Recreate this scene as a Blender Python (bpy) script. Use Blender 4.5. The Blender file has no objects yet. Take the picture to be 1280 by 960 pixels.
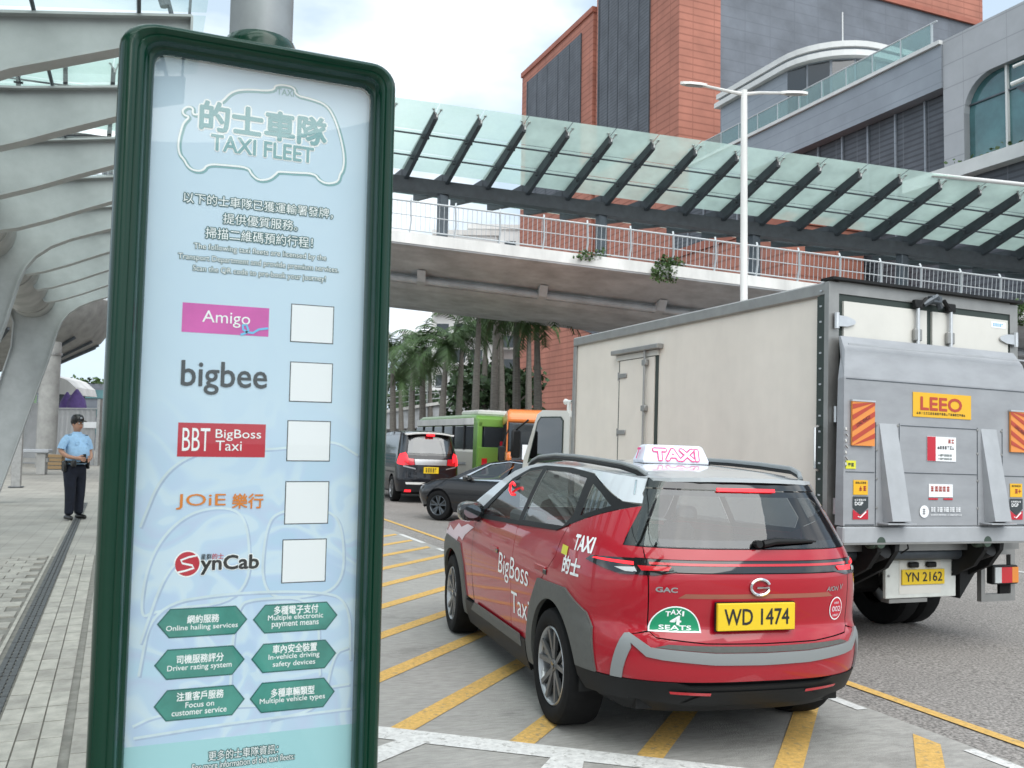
import bpy, bmesh, math, random
from mathutils import Vector, Matrix
from mathutils.geometry import delaunay_2d_cdt
R=math.radians
random.seed(7)
S=bpy.context.scene
COL=S.collection
# ---------------- camera ----------------
YAW,PITCH,ROLL=R(22.5),math.atan(72/1120),R(1.0)
CAMZ=1.5
def cam_basis():
    cy,sy=math.cos(YAW),math.sin(YAW);cp,sp=math.cos(PITCH),math.sin(PITCH)
    F=Vector((sy*cp,cy*cp,sp));Rt=Vector((cy,-sy,0));U=Rt.cross(F)
    return Rt*math.cos(ROLL)+U*math.sin(ROLL), -Rt*math.sin(ROLL)+U*math.cos(ROLL), F
_r,_u,_f=cam_basis()
cam=bpy.data.cameras.new("camera");co=bpy.data.objects.new("camera",cam);COL.objects.link(co)
co.matrix_world=Matrix(((_r.x,_u.x,-_f.x,0),(_r.y,_u.y,-_f.y,0),(_r.z,_u.z,-_f.z,CAMZ),(0,0,0,1)))
cam.sensor_width=36;cam.lens=1120/1280*36;cam.clip_start=.05;cam.clip_end=3000
cam.dof.use_dof=True;cam.dof.focus_distance=4.2;cam.dof.aperture_fstop=9
S.camera=co
# ---------------- sky ----------------
w=bpy.data.worlds.new("World");S.world=w;w.use_nodes=True
nt=w.node_tree;N=nt.nodes;L=nt.links;N.clear()
out=N.new('ShaderNodeOutputWorld')
sky=N.new('ShaderNodeTexSky');sky.sky_type='NISHITA';sky.sun_disc=False;sky.sun_elevation=R(50);sky.sun_rotation=R(170)
b1=N.new('ShaderNodeBackground');b1.inputs[1].default_value=.15
hs=N.new('ShaderNodeHueSaturation');hs.inputs['Saturation'].default_value=.7
L.new(sky.outputs[0],hs.inputs['Color']);L.new(hs.outputs[0],b1.inputs[0])
b2=N.new('ShaderNodeBackground');b2.inputs[1].default_value=1.0
tc=N.new('ShaderNodeTexCoord');nz=N.new('ShaderNodeTexNoise');nz.inputs['Scale'].default_value=2.2;nz.inputs['Detail'].default_value=6;nz.inputs['Roughness'].default_value=.5
mp=N.new('ShaderNodeMapping');mp.inputs['Scale'].default_value=(1,1,2.2);L.new(tc.outputs['Generated'],mp.inputs[0]);L.new(mp.outputs[0],nz.inputs['Vector'])
cr=N.new('ShaderNodeValToRGB');cr.color_ramp.elements[0].position=.46;cr.color_ramp.elements[0].color=(.31,.385,.455,1);cr.color_ramp.elements[1].position=.64;cr.color_ramp.elements[1].color=(.72,.75,.77,1)
L.new(nz.outputs['Fac'],cr.inputs[0]);L.new(cr.outputs[0],b2.inputs[0])
mx=N.new('ShaderNodeMixShader')
r2=N.new('ShaderNodeMapRange');r2.inputs[1].default_value=.3;r2.inputs[2].default_value=.5;r2.inputs[3].default_value=.72;r2.inputs[4].default_value=.97
L.new(nz.outputs['Fac'],r2.inputs[0]);L.new(r2.outputs[0],mx.inputs[0]);L.new(b1.outputs[0],mx.inputs[1]);L.new(b2.outputs[0],mx.inputs[2]);L.new(mx.outputs[0],out.inputs[0])
# ---------------- sun (overcast) ----------------
sl=bpy.data.lights.new("sun","SUN");sl.energy=1.5;sl.angle=R(70);sl.color=(1,.97,.92)
so=bpy.data.objects.new("sun",sl);COL.objects.link(so);so.rotation_euler=(R(38),0,R(-4)) 
S.view_settings.view_transform='Standard';S.view_settings.look='None';S.view_settings.exposure=1.1;S.view_settings.gamma=1
S.cycles.max_bounces=7;S.cycles.transparent_max_bounces=16;S.cycles.diffuse_bounces=3;S.cycles.glossy_bounces=4
S.cycles.caustics_reflective=False;S.cycles.caustics_refractive=False
S.cycles.use_denoising=True
# ---------------- materials ----------------
M={}
def mat(name,col,rough=.6,metal=0,spec=.5,noise=None,bump=None,coat=0,emit=0,c2=None,coords='Object',streak=None,sub=None,big=None,wear=None):
    m=bpy.data.materials.new(name);m.use_nodes=True;t=m.node_tree;n=t.nodes;l=t.links
    p=n['Principled BSDF'];p.inputs['Base Color'].default_value=(*col,1);p.inputs['Roughness'].default_value=rough
    p.inputs['Metallic'].default_value=metal;p.inputs['Specular IOR Level'].default_value=spec
    if coat:p.inputs['Coat Weight'].default_value=coat;p.inputs['Coat Roughness'].default_value=.03
    if emit:p.inputs['Emission Color'].default_value=(*col,1);p.inputs['Emission Strength'].default_value=emit
    tc=n.new('ShaderNodeTexCoord')
    if noise:
        sc,am=noise;no=n.new('ShaderNodeTexNoise');no.inputs['Scale'].default_value=sc;no.inputs['Detail'].default_value=8;no.inputs['Roughness'].default_value=.62
        if streak:
            mpp=n.new('ShaderNodeMapping');mpp.inputs['Scale'].default_value=streak;l.new(tc.outputs[coords],mpp.inputs[0]);l.new(mpp.outputs[0],no.inputs['Vector'])
        else:l.new(tc.outputs[coords],no.inputs['Vector'])
        mr=n.new('ShaderNodeMapRange');mr.inputs[1].default_value=.32;mr.inputs[2].default_value=.68;l.new(no.outputs['Fac'],mr.inputs[0])
        mi=n.new('ShaderNodeMix');mi.data_type='RGBA'
        a=c2 if c2 else tuple(max(0,c*(1-am)) for c in col);b=col if c2 else tuple(c*(1+am*.6) for c in col)
        mi.inputs[6].default_value=(*a,1);mi.inputs[7].default_value=(*b,1);l.new(mr.outputs[0],mi.inputs[0]);l.new(mi.outputs[2],p.inputs['Base Color'])
        m['mixout']=mi.name
    if bump:
        bs,st=bump;nb=n.new('ShaderNodeTexNoise');nb.inputs['Scale'].default_value=bs;nb.inputs['Detail'].default_value=6;l.new(tc.outputs[coords],nb.inputs['Vector'])
        bn=n.new('ShaderNodeBump');bn.inputs['Strength'].default_value=st;bn.inputs['Distance'].default_value=.01;l.new(nb.outputs['Fac'],bn.inputs['Height']);l.new(bn.outputs[0],p.inputs['Normal'])
    for kk,vv in (('b',big),('w',wear)):
        if not vv:continue
        q=n.new('ShaderNodeTexNoise');q.inputs['Scale'].default_value=vv[0];q.inputs['Detail'].default_value=4 if kk=='b' else 7;q.inputs['Roughness'].default_value=.5 if kk=='b' else .7;l.new(tc.outputs[coords],q.inputs['Vector'])
        r=n.new('ShaderNodeMapRange')
        if kk=='b':r.inputs[1].default_value=.3;r.inputs[2].default_value=.7;r.inputs[3].default_value=vv[1];r.inputs[4].default_value=0
        else:t0_,t1_,t2_=(vv[2:] if len(vv)>2 else (.56,.62,.75));r.inputs[1].default_value=t0_;r.inputs[2].default_value=t1_;r.inputs[4].default_value=t2_
        l.new(q.outputs['Fac'],r.inputs[0])
        x=n.new('ShaderNodeMix');x.data_type='RGBA';x.inputs[7].default_value=(*([0,0,0] if kk=='b' else vv[1]),1);l.new(r.outputs[0],x.inputs[0])
        sc_=p.inputs['Base Color']
        if sc_.links:l.new(sc_.links[0].from_socket,x.inputs[6])
        else:x.inputs[6].default_value=sc_.default_value
        l.new(x.outputs[2],p.inputs['Base Color'])
    M[name]=m;return m
def glass(name,tint,refl=1.0,rough=0,ior=1.5,haze=0,hcol=(.6,.7,.68)):
    m=bpy.data.materials.new(name);m.use_nodes=True;t=m.node_tree;n=t.nodes;l=t.links;n.clear()
    o=n.new('ShaderNodeOutputMaterial');tr=n.new('ShaderNodeBsdfTransparent');tr.inputs[0].default_value=(*tint,1)
    g=n.new('ShaderNodeBsdfGlossy');g.inputs['Roughness'].default_value=rough;g.inputs[0].default_value=(refl,refl,refl,1)
    lw=n.new('ShaderNodeLayerWeight');lw.inputs[0].default_value=.5;pw=n.new('ShaderNodeMath');pw.operation='POWER';pw.inputs[1].default_value=5;l.new(lw.outputs['Facing'],pw.inputs[0])
    f0=((ior-1)/(ior+1))**2;fr=n.new('ShaderNodeMapRange');fr.inputs[3].default_value=f0*1.8;fr.inputs[4].default_value=1;l.new(pw.outputs[0],fr.inputs[0]);mx=n.new('ShaderNodeMixShader');l.new(fr.outputs[0],mx.inputs[0])
    src=tr
    if haze:
        d=n.new('ShaderNodeBsdfDiffuse');d.inputs[0].default_value=(*hcol,1);tl=n.new('ShaderNodeBsdfTranslucent');tl.inputs[0].default_value=(*hcol,1)
        a=n.new('ShaderNodeMixShader');a.inputs[0].default_value=.6;l.new(d.outputs[0],a.inputs[1]);l.new(tl.outputs[0],a.inputs[2])
        no=n.new('ShaderNodeTexNoise');no.inputs['Scale'].default_value=1.3;no.inputs['Detail'].default_value=5
        tc=n.new('ShaderNodeTexCoord');l.new(tc.outputs['Object'],no.inputs['Vector'])
        mr=n.new('ShaderNodeMapRange');mr.inputs[1].default_value=.3;mr.inputs[2].default_value=.7;mr.inputs[3].default_value=haze*.82;mr.inputs[4].default_value=min(1,haze*1.18);l.new(no.outputs['Fac'],mr.inputs[0])
        b=n.new('ShaderNodeMixShader');l.new(mr.outputs[0],b.inputs[0]);l.new(tr.outputs[0],b.inputs[1]);l.new(a.outputs[0],b.inputs[2]);src=b
    l.new(src.outputs[0],mx.inputs[1]);l.new(g.outputs[0],mx.inputs[2]);l.new(mx.outputs[0],o.inputs[0]);M[name]=m;return m
def lines(name,axis_scale,dark=.6,width=.08,second=None,mort=(.1,.1,.1)):
    """adds joint lines to material `name`: axis_scale=(axis,period[,offset])"""
    m=M[name];t=m.node_tree;n=t.nodes;l=t.links;p=n['Principled BSDF']
    tc=n.new('ShaderNodeTexCoord');sp=n.new('ShaderNodeSeparateXYZ');l.new(tc.outputs['Object'],sp.inputs[0])
    fac=None
    for ax,per,wd in axis_scale:
        d=n.new('ShaderNodeMath');d.operation='DIVIDE';ad=n.new('ShaderNodeMath');ad.operation='ADD';ad.inputs[1].default_value=.37*per if ax<2 else 0;l.new(sp.outputs[ax],ad.inputs[0]);l.new(ad.outputs[0],d.inputs[0]);d.inputs[1].default_value=per
        f=n.new('ShaderNodeMath');f.operation='FRACT';l.new(d.outputs[0],f.inputs[0])
        c=n.new('ShaderNodeMath');c.operation='LESS_THAN';l.new(f.outputs[0],c.inputs[0]);c.inputs[1].default_value=wd
        if fac is None:fac=c
        else:
            x=n.new('ShaderNodeMath');x.operation='MAXIMUM';l.new(fac.outputs[0],x.inputs[0]);l.new(c.outputs[0],x.inputs[1]);fac=x
    mi=n.new('ShaderNodeMix');mi.data_type='RGBA';mi.inputs[7].default_value=(*mort,1)
    ml=n.new('ShaderNodeMath');ml.operation='MULTIPLY';l.new(fac.outputs[0],ml.inputs[0]);ml.inputs[1].default_value=dark;l.new(ml.outputs[0],mi.inputs[0])
    src=p.inputs['Base Color']
    if src.links:l.new(src.links[0].from_socket,mi.inputs[6])
    else:mi.inputs[6].default_value=src.default_value
    l.new(mi.outputs[2],p.inputs['Base Color'])
mat('asphalt',(.315,.295,.275),.85,noise=(48,.75),bump=(120,.7),big=(.45,.2))
mat('concrete_road',(.385,.375,.35),.8,noise=(9.0,.20),bump=(110,.5),streak=(1,4,1),big=(.7,.22),wear=(1.7,(.12,.115,.105),.54,.74,.6))
mat('yellow_paint',(.64,.40,.115),.8,noise=(35,.25),bump=(90,.3),wear=(22,(.30,.24,.14)))
mat('white_paint',(.66,.66,.64),.75,noise=(30,.2),bump=(90,.3),wear=(18,(.32,.31,.29)))
mat('kerb',(.36,.35,.33),.8,noise=(6,.25),bump=(60,.3))
mat('paver',(.39,.37,.325),.85,noise=(7,.26),bump=(70,.4))
mat('paver_light',(.45,.43,.375),.85,noise=(9,.24),bump=(70,.4))
mat('paver_bed',(.25,.24,.21),.9,noise=(10,.3))
mat('plaza',(.37,.355,.315),.85,noise=(1.2,.22),bump=(40,.3));lines('plaza',[(0,.22,.05),(1,.30,.04)],.35,mort=(.14,.14,.13))
mat('grate',(.13,.135,.135),.6,.4,noise=(20,.3))
mat('far_ground',(.16,.16,.14),.9,noise=(.2,.3))
mat('sign_green',(.0,.035,.018),.25,spec=.3,coat=.3)
mat('pole_grey',(.33,.35,.36),.45,.3,noise=(8,.15))
mat('white_ink',(.93,.95,.95),.4)
mat('black_ink',(.02,.02,.02),.4)
mat('charcoal_ink',(.04,.05,.055),.4)
mat('teal_ink',(.20,.40,.42),.4)
mat('tealtext_ink',(.04,.13,.13),.4)
mat('magenta_ink',(.66,.10,.42),.35,noise=(6,.2))
mat('crimson_ink',(.52,.02,.04),.35)
mat('orange_ink',(.72,.22,.02),.4)
mat('cyan_ink',(.15,.55,.85),.4)
mat('art_light',(.66,.78,.84),.45,noise=(12,.12))
mat('art_shadow',(.44,.56,.74),.45,noise=(12,.15))
mat('hex_green',(.07,.30,.25),.35,noise=(9,.3))
mat('hex_edge',(.02,.13,.12),.4)
mat('card_white',(.86,.88,.90),.35)
mat('aluminium',(.62,.64,.66),.38,.75,noise=(6,.12))
mat('steel_dark',(.10,.115,.13),.45,.5,noise=(5,.25))
mat('canopy_dark',(.032,.038,.044),.5,.2,noise=(4,.3))
mat('white_steel',(.38,.40,.40),.5,noise=(2.5,.16),bump=(5,.05))
mat('tube_steel',(.36,.36,.345),.55,noise=(2,.25))
mat('stainless',(.42,.42,.41),.35,.6,noise=(9,.2))
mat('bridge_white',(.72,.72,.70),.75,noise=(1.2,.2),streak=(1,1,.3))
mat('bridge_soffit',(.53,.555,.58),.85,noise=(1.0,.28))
mat('rail_white',(.48,.51,.53),.5,.2)
mat('brick_red',(.42,.165,.115),.75,noise=(.35,.22));lines('brick_red',[(2,.55,.20),(0,1.9,.03),(1,1.9,.03)],.5,mort=(.15,.045,.03))
mat('trim_red',(.36,.12,.08),.7,noise=(.5,.2))
mat('louvre_dark',(.10,.108,.125),.55,.2,noise=(.6,.3));lines('louvre_dark',[(2,.28,.35)],.6,mort=(.035,.037,.045));lines('louvre_dark',[(0,1.6,.04),(1,1.6,.04)],.5,mort=(.16,.17,.19))
mat('slate_cladding',(.14,.157,.185),.6,noise=(.35,.28));lines('slate_cladding',[(2,.85,.10),(0,2.4,.03)],.4,mort=(.09,.10,.12))
mat('grey_cladding',(.37,.38,.40),.5,noise=(.5,.12));lines('grey_cladding',[(2,1.15,.045),(1,2.3,.012)],.5,mort=(.18,.19,.2))
mat('ribbon_cladding',(.27,.295,.33),.45,.2,noise=(.4,.15));lines('ribbon_cladding',[(2,.62,.08)],.5,mort=(.16,.18,.2))
mat('pale_cladding',(.62,.63,.62),.5,noise=(.5,.12))
mat('mall_glass',(.05,.14,.15),.08,0,.8,noise=(.4,.5),coat=.5)
mat('dark_window',(.02,.025,.03),.1,0,.8,coat=.4)
mat('apartment_white',(.72,.73,.72),.8,noise=(.2,.15))
mat('foliage',(.055,.105,.028),.6,noise=(1.5,.5))
mat('foliage_dark',(.035,.075,.026),.65,noise=(1.2,.5))
mat('palm_leaf',(.052,.105,.03),.55,noise=(2.5,.45))
mat('trunk',(.20,.185,.165),.85,noise=(5,.3),streak=(1,1,6))
mat('purple_cloth',(.16,.10,.32),.7,noise=(3,.3))
mat('fence_grey',(.40,.41,.42),.6,noise=(1.5,.15))
mat('rubber',(.007,.007,.0075),.8,spec=.25,noise=(20,.3))
mat('black_plastic',(.009,.0095,.01),.5,spec=.3)
mat('gloss_black',(.008,.009,.010),.06,coat=1)
mat('clad_grey',(.115,.117,.11),.55,spec=.3,noise=(30,.1))
mat('rim_silver',(.42,.43,.44),.3,.6)
mat('spoke_grey',(.16,.165,.17),.3,.5)
mat('car_silver',(.60,.64,.67),.32,.1,coat=1)
mat('car_red',(.39,.0035,.016),.35,0,spec=.3,coat=1)
mat('trim_silver',(.29,.31,.315),.4,.3)
mat('chrome',(.8,.8,.8),.12,1)
mat('lamp_red',(.55,.01,.02),.15,coat=1)
mat('lamp_lit',(.9,.02,.03),.3,emit=.8)
mat('lamp_white',(.55,.58,.58),.15,coat=1)
mat('lamp_amber',(.75,.25,.03),.2,coat=1)
mat('plate_yellow',(.80,.55,.02),.4)
mat('seat_grey',(.10,.11,.12),.8)
mat('seat_light',(.30,.33,.34),.8)
mat('sign_lit',(.72,.75,.84),.3)
mat('pink_ink',(.75,.05,.22),.4)
mat('pink_soft',(.75,.60,.65),.35)
mat('bright_green_ink',(.01,.28,.13),.4)
mat('cream_panel',(.78,.73,.65),.45,noise=(1.1,.06),streak=(1,1.5,.25),coat=.1,big=(5,.05))
mat('door_white',(.68,.67,.62),.4,noise=(1.6,.07),coat=.15)
mat('gasket',(.03,.045,.04),.6)
mat('tail_grey',(.34,.355,.375),.5,.15,noise=(2.2,.13),streak=(1,1,2.5))
mat('tail_light',(.43,.45,.47),.45,.2,noise=(3,.12))
mat('frame_alu',(.33,.33,.32),.42,.6,noise=(4,.15))
mat('chassis_black',(.009,.0095,.01),.6,spec=.3,noise=(6,.5))
mat('white_box',(.66,.68,.64),.5,noise=(5,.12))
mat('sticker_yellow',(.80,.45,.02),.4)
mat('bright_yellow',(.72,.70,.05),.4)
mat('sticker_orange',(.75,.27,.06),.45)
mat('stripe_red',(.45,.06,.035),.45)
mat('dark_green_paint',(.05,.08,.06),.5)
mat('van_black',(.006,.007,.011),.2,spec=.4,coat=.5)
mat('sedan_dark',(.009,.010,.013),.25,spec=.4,coat=.6)
mat('bus_green',(.15,.32,.065),.35,coat=.5)
mat('bus_cream',(.68,.69,.62),.4,coat=.3)
mat('bus_orange',(.75,.20,.04),.35,coat=.5)
mat('cab_white',(.66,.65,.60),.35,coat=.5)
mat('skin',(.45,.25,.17),.6)
mat('shirt_blue',(.34,.55,.78),.8,noise=(14,.16),bump=(16,1.0))
mat('trouser_navy',(.004,.007,.018),.85,noise=(14,.3),bump=(14,1.0))
mat('shoe_black',(.01,.01,.01),.3)
mat('hair',(.015,.013,.012),.7)
mat('wood',(.30,.20,.10),.7)
mat('hill_green',(.10,.17,.08),.9,noise=(.08,.4))
mat('smoke_mirror',(.35,.38,.4),.05,1)
glass('canopy_glass',(.80,.92,.88),.9,ior=1.45,haze=.60,hcol=(.68,.88,.79))
glass('shelter_glass',(.85,.95,.92),.9,ior=1.45,haze=.08,hcol=(.65,.78,.72))
glass('car_glass',(.50,.55,.56),1,ior=1.7)
glass('rear_glass',(.38,.42,.45),.95,ior=1.58)
glass('sign_glass',(.985,.995,.99),1,ior=1.32)
glass('dark_glass',(.10,.12,.13),1,ior=1.7)
glass('rail_glass',(.6,.75,.74),1,ior=1.5,haze=.2)
# ---------------- objects ----------------
def tag(o,label=None,cat=None,group=None,kind=None):
    if label:o['label']=label
    if cat:o['category']=cat
    if group:o['group']=group
    if kind:o['kind']=kind
    return o
def empty(name,loc=(0,0,0),rot=(0,0,0),label=None,cat=None,group=None,kind=None):
    o=bpy.data.objects.new(name,None);COL.objects.link(o);o.location=loc;o.rotation_euler=rot;o.empty_display_size=.1
    return tag(o,label,cat,group,kind)
class MB:
    def __init__(s):s.v=[];s.f=[];s.m=[];s.sm=[]
    def add(s,vs,fs,mi=0,smooth=False,mtx=None):
        b=len(s.v)
        s.v+=[tuple(mtx@Vector(p)) if mtx else tuple(p) for p in vs]
        for f in fs:s.f.append(tuple(b+i for i in f));s.m.append(mi);s.sm.append(smooth)
        return s
    def box(s,x0,x1,y0,y1,z0,z1,mi=0,mtx=None,bev=0):
        if bev:
            b=min(bev,(x1-x0)*.45,(y1-y0)*.45,(z1-z0)*.45);vs=[];idx={}
            for sx in (0,1):
                for sy in (0,1):
                    for sz in (0,1):
                        X=(x0,x1)[sx];Y=(y0,y1)[sy];Z=(z0,z1)[sz];dx=(1,-1)[sx]*b;dy=(1,-1)[sy]*b;dz=(1,-1)[sz]*b
                        idx[sx,sy,sz]=(len(vs),len(vs)+1,len(vs)+2);vs+=[(X,Y+dy,Z+dz),(X+dx,Y,Z+dz),(X+dx,Y+dy,Z)]
            fs=[]
            for a in (0,1):
                q=[idx[a,0,0][0],idx[a,1,0][0],idx[a,1,1][0],idx[a,0,1][0]];fs.append(q if a else q[::-1])
                q=[idx[0,a,0][1],idx[0,a,1][1],idx[1,a,1][1],idx[1,a,0][1]];fs.append(q if a else q[::-1])
                q=[idx[0,0,a][2],idx[1,0,a][2],idx[1,1,a][2],idx[0,1,a][2]];fs.append(q if a else q[::-1])
            for a in (0,1):
                for c in (0,1):
                    q=[idx[0,a,c][1],idx[0,a,c][2],idx[1,a,c][2],idx[1,a,c][1]];fs.append(q)
                    q=[idx[a,0,c][0],idx[a,0,c][2],idx[a,1,c][2],idx[a,1,c][0]];fs.append(q)
                    q=[idx[a,c,0][0],idx[a,c,0][1],idx[a,c,1][1],idx[a,c,1][0]];fs.append(q)
            for k in idx.values():fs.append(k)
            return s.add(vs,fs,mi,False,mtx)
        vs=[(x0,y0,z0),(x1,y0,z0),(x1,y1,z0),(x0,y1,z0),(x0,y0,z1),(x1,y0,z1),(x1,y1,z1),(x0,y1,z1)]
        return s.add(vs,[(0,3,2,1),(4,5,6,7),(0,1,5,4),(1,2,6,5),(2,3,7,6),(3,0,4,7)],mi,False,mtx)
    def tube(s,pts,r,n=8,mi=0,closed=False,cap=True,smooth=True):
        pts=[Vector(p) for p in pts];rr=r if isinstance(r,(list,tuple)) else [r]*len(pts);vs=[];K=len(pts)
        up=None
        for i,p in enumerate(pts):
            a=pts[(i-1)%K] if (i or closed) else p;b=pts[(i+1)%K] if (i<K-1 or closed) else p
            d=(b-a).normalized()
            if up is None:up=Vector((0,0,1)) if abs(d.z)<.9 else Vector((1,0,0))
            e=d.cross(up).normalized();g=e.cross(d);up=g
            for k in range(n):
                t=2*math.pi*k/n;vs.append(p+(e*math.cos(t)+g*math.sin(t))*rr[i])
        fs=[]
        for i in range(K if closed else K-1):
            j=(i+1)%K
            for k in range(n):fs.append((i*n+k,i*n+(k+1)%n,j*n+(k+1)%n,j*n+k))
        if cap and not closed:fs.append(tuple(range(n)));fs.append(tuple(range((K-1)*n,K*n))[::-1])
        return s.add(vs,fs,mi,smooth)
    def bar(s,a,b,w,h,mi=0,up=(0,0,1)):
        a=Vector(a);b=Vector(b);d=(b-a).normalized();u=Vector(up)
        if abs(d.dot(u))>.95:u=Vector((1,0,0))
        e=d.cross(u).normalized();g=e.cross(d)
        vs=[p+e*x*w/2+g*y*h/2 for p in (a,b) for x,y in ((-1,-1),(1,-1),(1,1),(-1,1))]
        return s.add(vs,[(0,1,2,3)[::-1],(4,5,6,7),(0,1,5,4),(1,2,6,5),(2,3,7,6),(3,0,4,7)],mi)
    def prism(s,poly,d,axis='y',at=0,mi=0,smooth=False):
        """poly in the plane normal to axis, thickness d from at"""
        n=len(poly);vs=[]
        for k in (at,at+d):
            for a,b in poly:vs.append({'y':(a,k,b),'x':(k,a,b),'z':(a,b,k)}[axis])
        fs=[tuple(range(n)),tuple(range(n,2*n))[::-1]]+[(i,(i+1)%n,n+(i+1)%n,n+i) for i in range(n)]
        return s.add(vs,fs,mi,smooth)
    def lathe(s,prof,n=24,mi=0,axis='z',c=(0,0,0),smooth=True):
        vs=[];c=Vector(c)
        for r_,h in prof:
            for k in range(n):
                t=2*math.pi*k/n;a,b=r_*math.cos(t),r_*math.sin(t)
                vs.append(c+Vector({'z':(a,b,h),'y':(a,h,b),'x':(h,a,b)}[axis]))
        fs=[(i*n+k,i*n+(k+1)%n,(i+1)*n+(k+1)%n,(i+1)*n+k) for i in range(len(prof)-1) for k in range(n)]
        return s.add(vs,fs,mi,smooth)
    def build(s,name,mats,parent=None,**kw):
        me=bpy.data.meshes.new(name);me.from_pydata([tuple(v) for v in s.v],[],s.f)
        ms=mats if isinstance(mats,(list,tuple)) else [mats]
        for q in ms:me.materials.append(M[q])
        me.polygons.foreach_set('material_index',s.m);me.polygons.foreach_set('use_smooth',s.sm)
        bm=bmesh.new();bm.from_mesh(me);bmesh.ops.recalc_face_normals(bm,faces=bm.faces);bm.to_mesh(me);bm.free();me.update()
        if any(s.sm):
            try:me.set_sharp_from_angle(angle=R(40))
            except Exception:pass
        o=bpy.data.objects.new(name,me);COL.objects.link(o)
        if parent:o.parent=parent
        return tag(o,**kw)
def copy_tree(o,parent=None):
    c=o.copy();COL.objects.link(c);c.parent=parent
    for ch in [x for x in list(bpy.data.objects) if x.parent==o]:copy_tree(ch,c)
    return c
def rnd_poly(x0,x1,z0,z1,r,n=6):
    p=[]
    for cx,cz,a0 in ((x1-r,z1-r,0),(x0+r,z1-r,90),(x0+r,z0+r,180),(x1-r,z0+r,270)):
        for k in range(n+1):
            a=R(a0+90*k/n);p.append((cx+r*math.cos(a),cz+r*math.sin(a)))
    return p
# ---- lettering: flat meshes from the built-in font
_tc={}
def textmesh(body,off=0):
    k=(body,off)
    if k in _tc:return _tc[k]
    cu=bpy.data.curves.new('t','FONT');cu.body=body;cu.offset=off;cu.resolution_u=3
    o=bpy.data.objects.new('t',cu);COL.objects.link(o);bpy.context.view_layer.update()
    me=bpy.data.meshes.new_from_object(o.evaluated_get(bpy.context.evaluated_depsgraph_get()))
    v=[(p.co.x,p.co.y) for p in me.vertices];f=[tuple(p.vertices) for p in me.polygons]
    bpy.data.objects.remove(o);bpy.data.curves.remove(cu);bpy.data.meshes.remove(me)
    _tc[k]=(v,f);return v,f
def lettering(body,fn,w,h,m,parent=None,off=0,ref=None,name='lettering',shear=0,mb=None,mi=0):
    """fn(u,v)->3D, u 0..w, v 0..h; off = stroke thickening as a share of the letter height"""
    v,f=textmesh(body,0)
    x0=min(p[0] for p in v);x1=max(p[0] for p in v);y0=min(p[1] for p in v);y1=max(p[1] for p in v)
    o0=fn(0,0);nr=(fn(w,0)-o0).cross(fn(0,h)-o0).normalized()
    em=h/(y1-y0);q=MB();e=off*em
    cp=[(0,0)] if off<=0 else [(0,0)]+[(math.cos(2*math.pi*k/8),math.sin(2*math.pi*k/8)) for k in range(8)]
    if off>.05:cp+=[(.5*math.cos(2*math.pi*k/6),.5*math.sin(2*math.pi*k/6)) for k in range(6)]
    for i,(dx,dy) in enumerate(cp):
        q.add([fn((a-x0)/(x1-x0)*w+shear*(b-y0)/(y1-y0)*h+dx*e,(b-y0)/(y1-y0)*h+dy*e)+nr*(i*.00003) for a,b in v],f)
    me=bpy.data.meshes.new(name);me.from_pydata([tuple(p) for p in q.v],[],q.f);me.materials.append(M[m]);o=bpy.data.objects.new(name,me);COL.objects.link(o)
    if parent:o.parent=parent
    return o
def print_bars(fn,w,h,m,parent,n=6,seed=1):
    """a line of print too small to read: a row of short dark marks"""
    rg=random.Random(seed);b=MB();u=0;cell=w/n
    for k in range(n):
        a=k*cell+cell*.08;c=a+cell*rg.uniform(.6,.84)
        for v0,v1 in ((0,.28),(.40,.62),(.74,1)):
            if rg.random()<.85:b.add([fn(a,h*v0),fn(c,h*v0),fn(c,h*v1),fn(a,h*v1)],[(0,1,2,3)])
        b.add([fn(a+cell*.25,0),fn(a+cell*.37,0),fn(a+cell*.37,h),fn(a+cell*.25,h)],[(0,1,2,3)])
    o=b.build('small_print',m,parent,kind='stuff');return o
def plane_fn(org,ux,uz):
    org=Vector(org);ux=Vector(ux);uz=Vector(uz)
    return lambda u,v:org+ux*u+uz*v
ROADZ=lambda x:-.21-.018*x
TILT=math.atan(.018)

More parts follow.
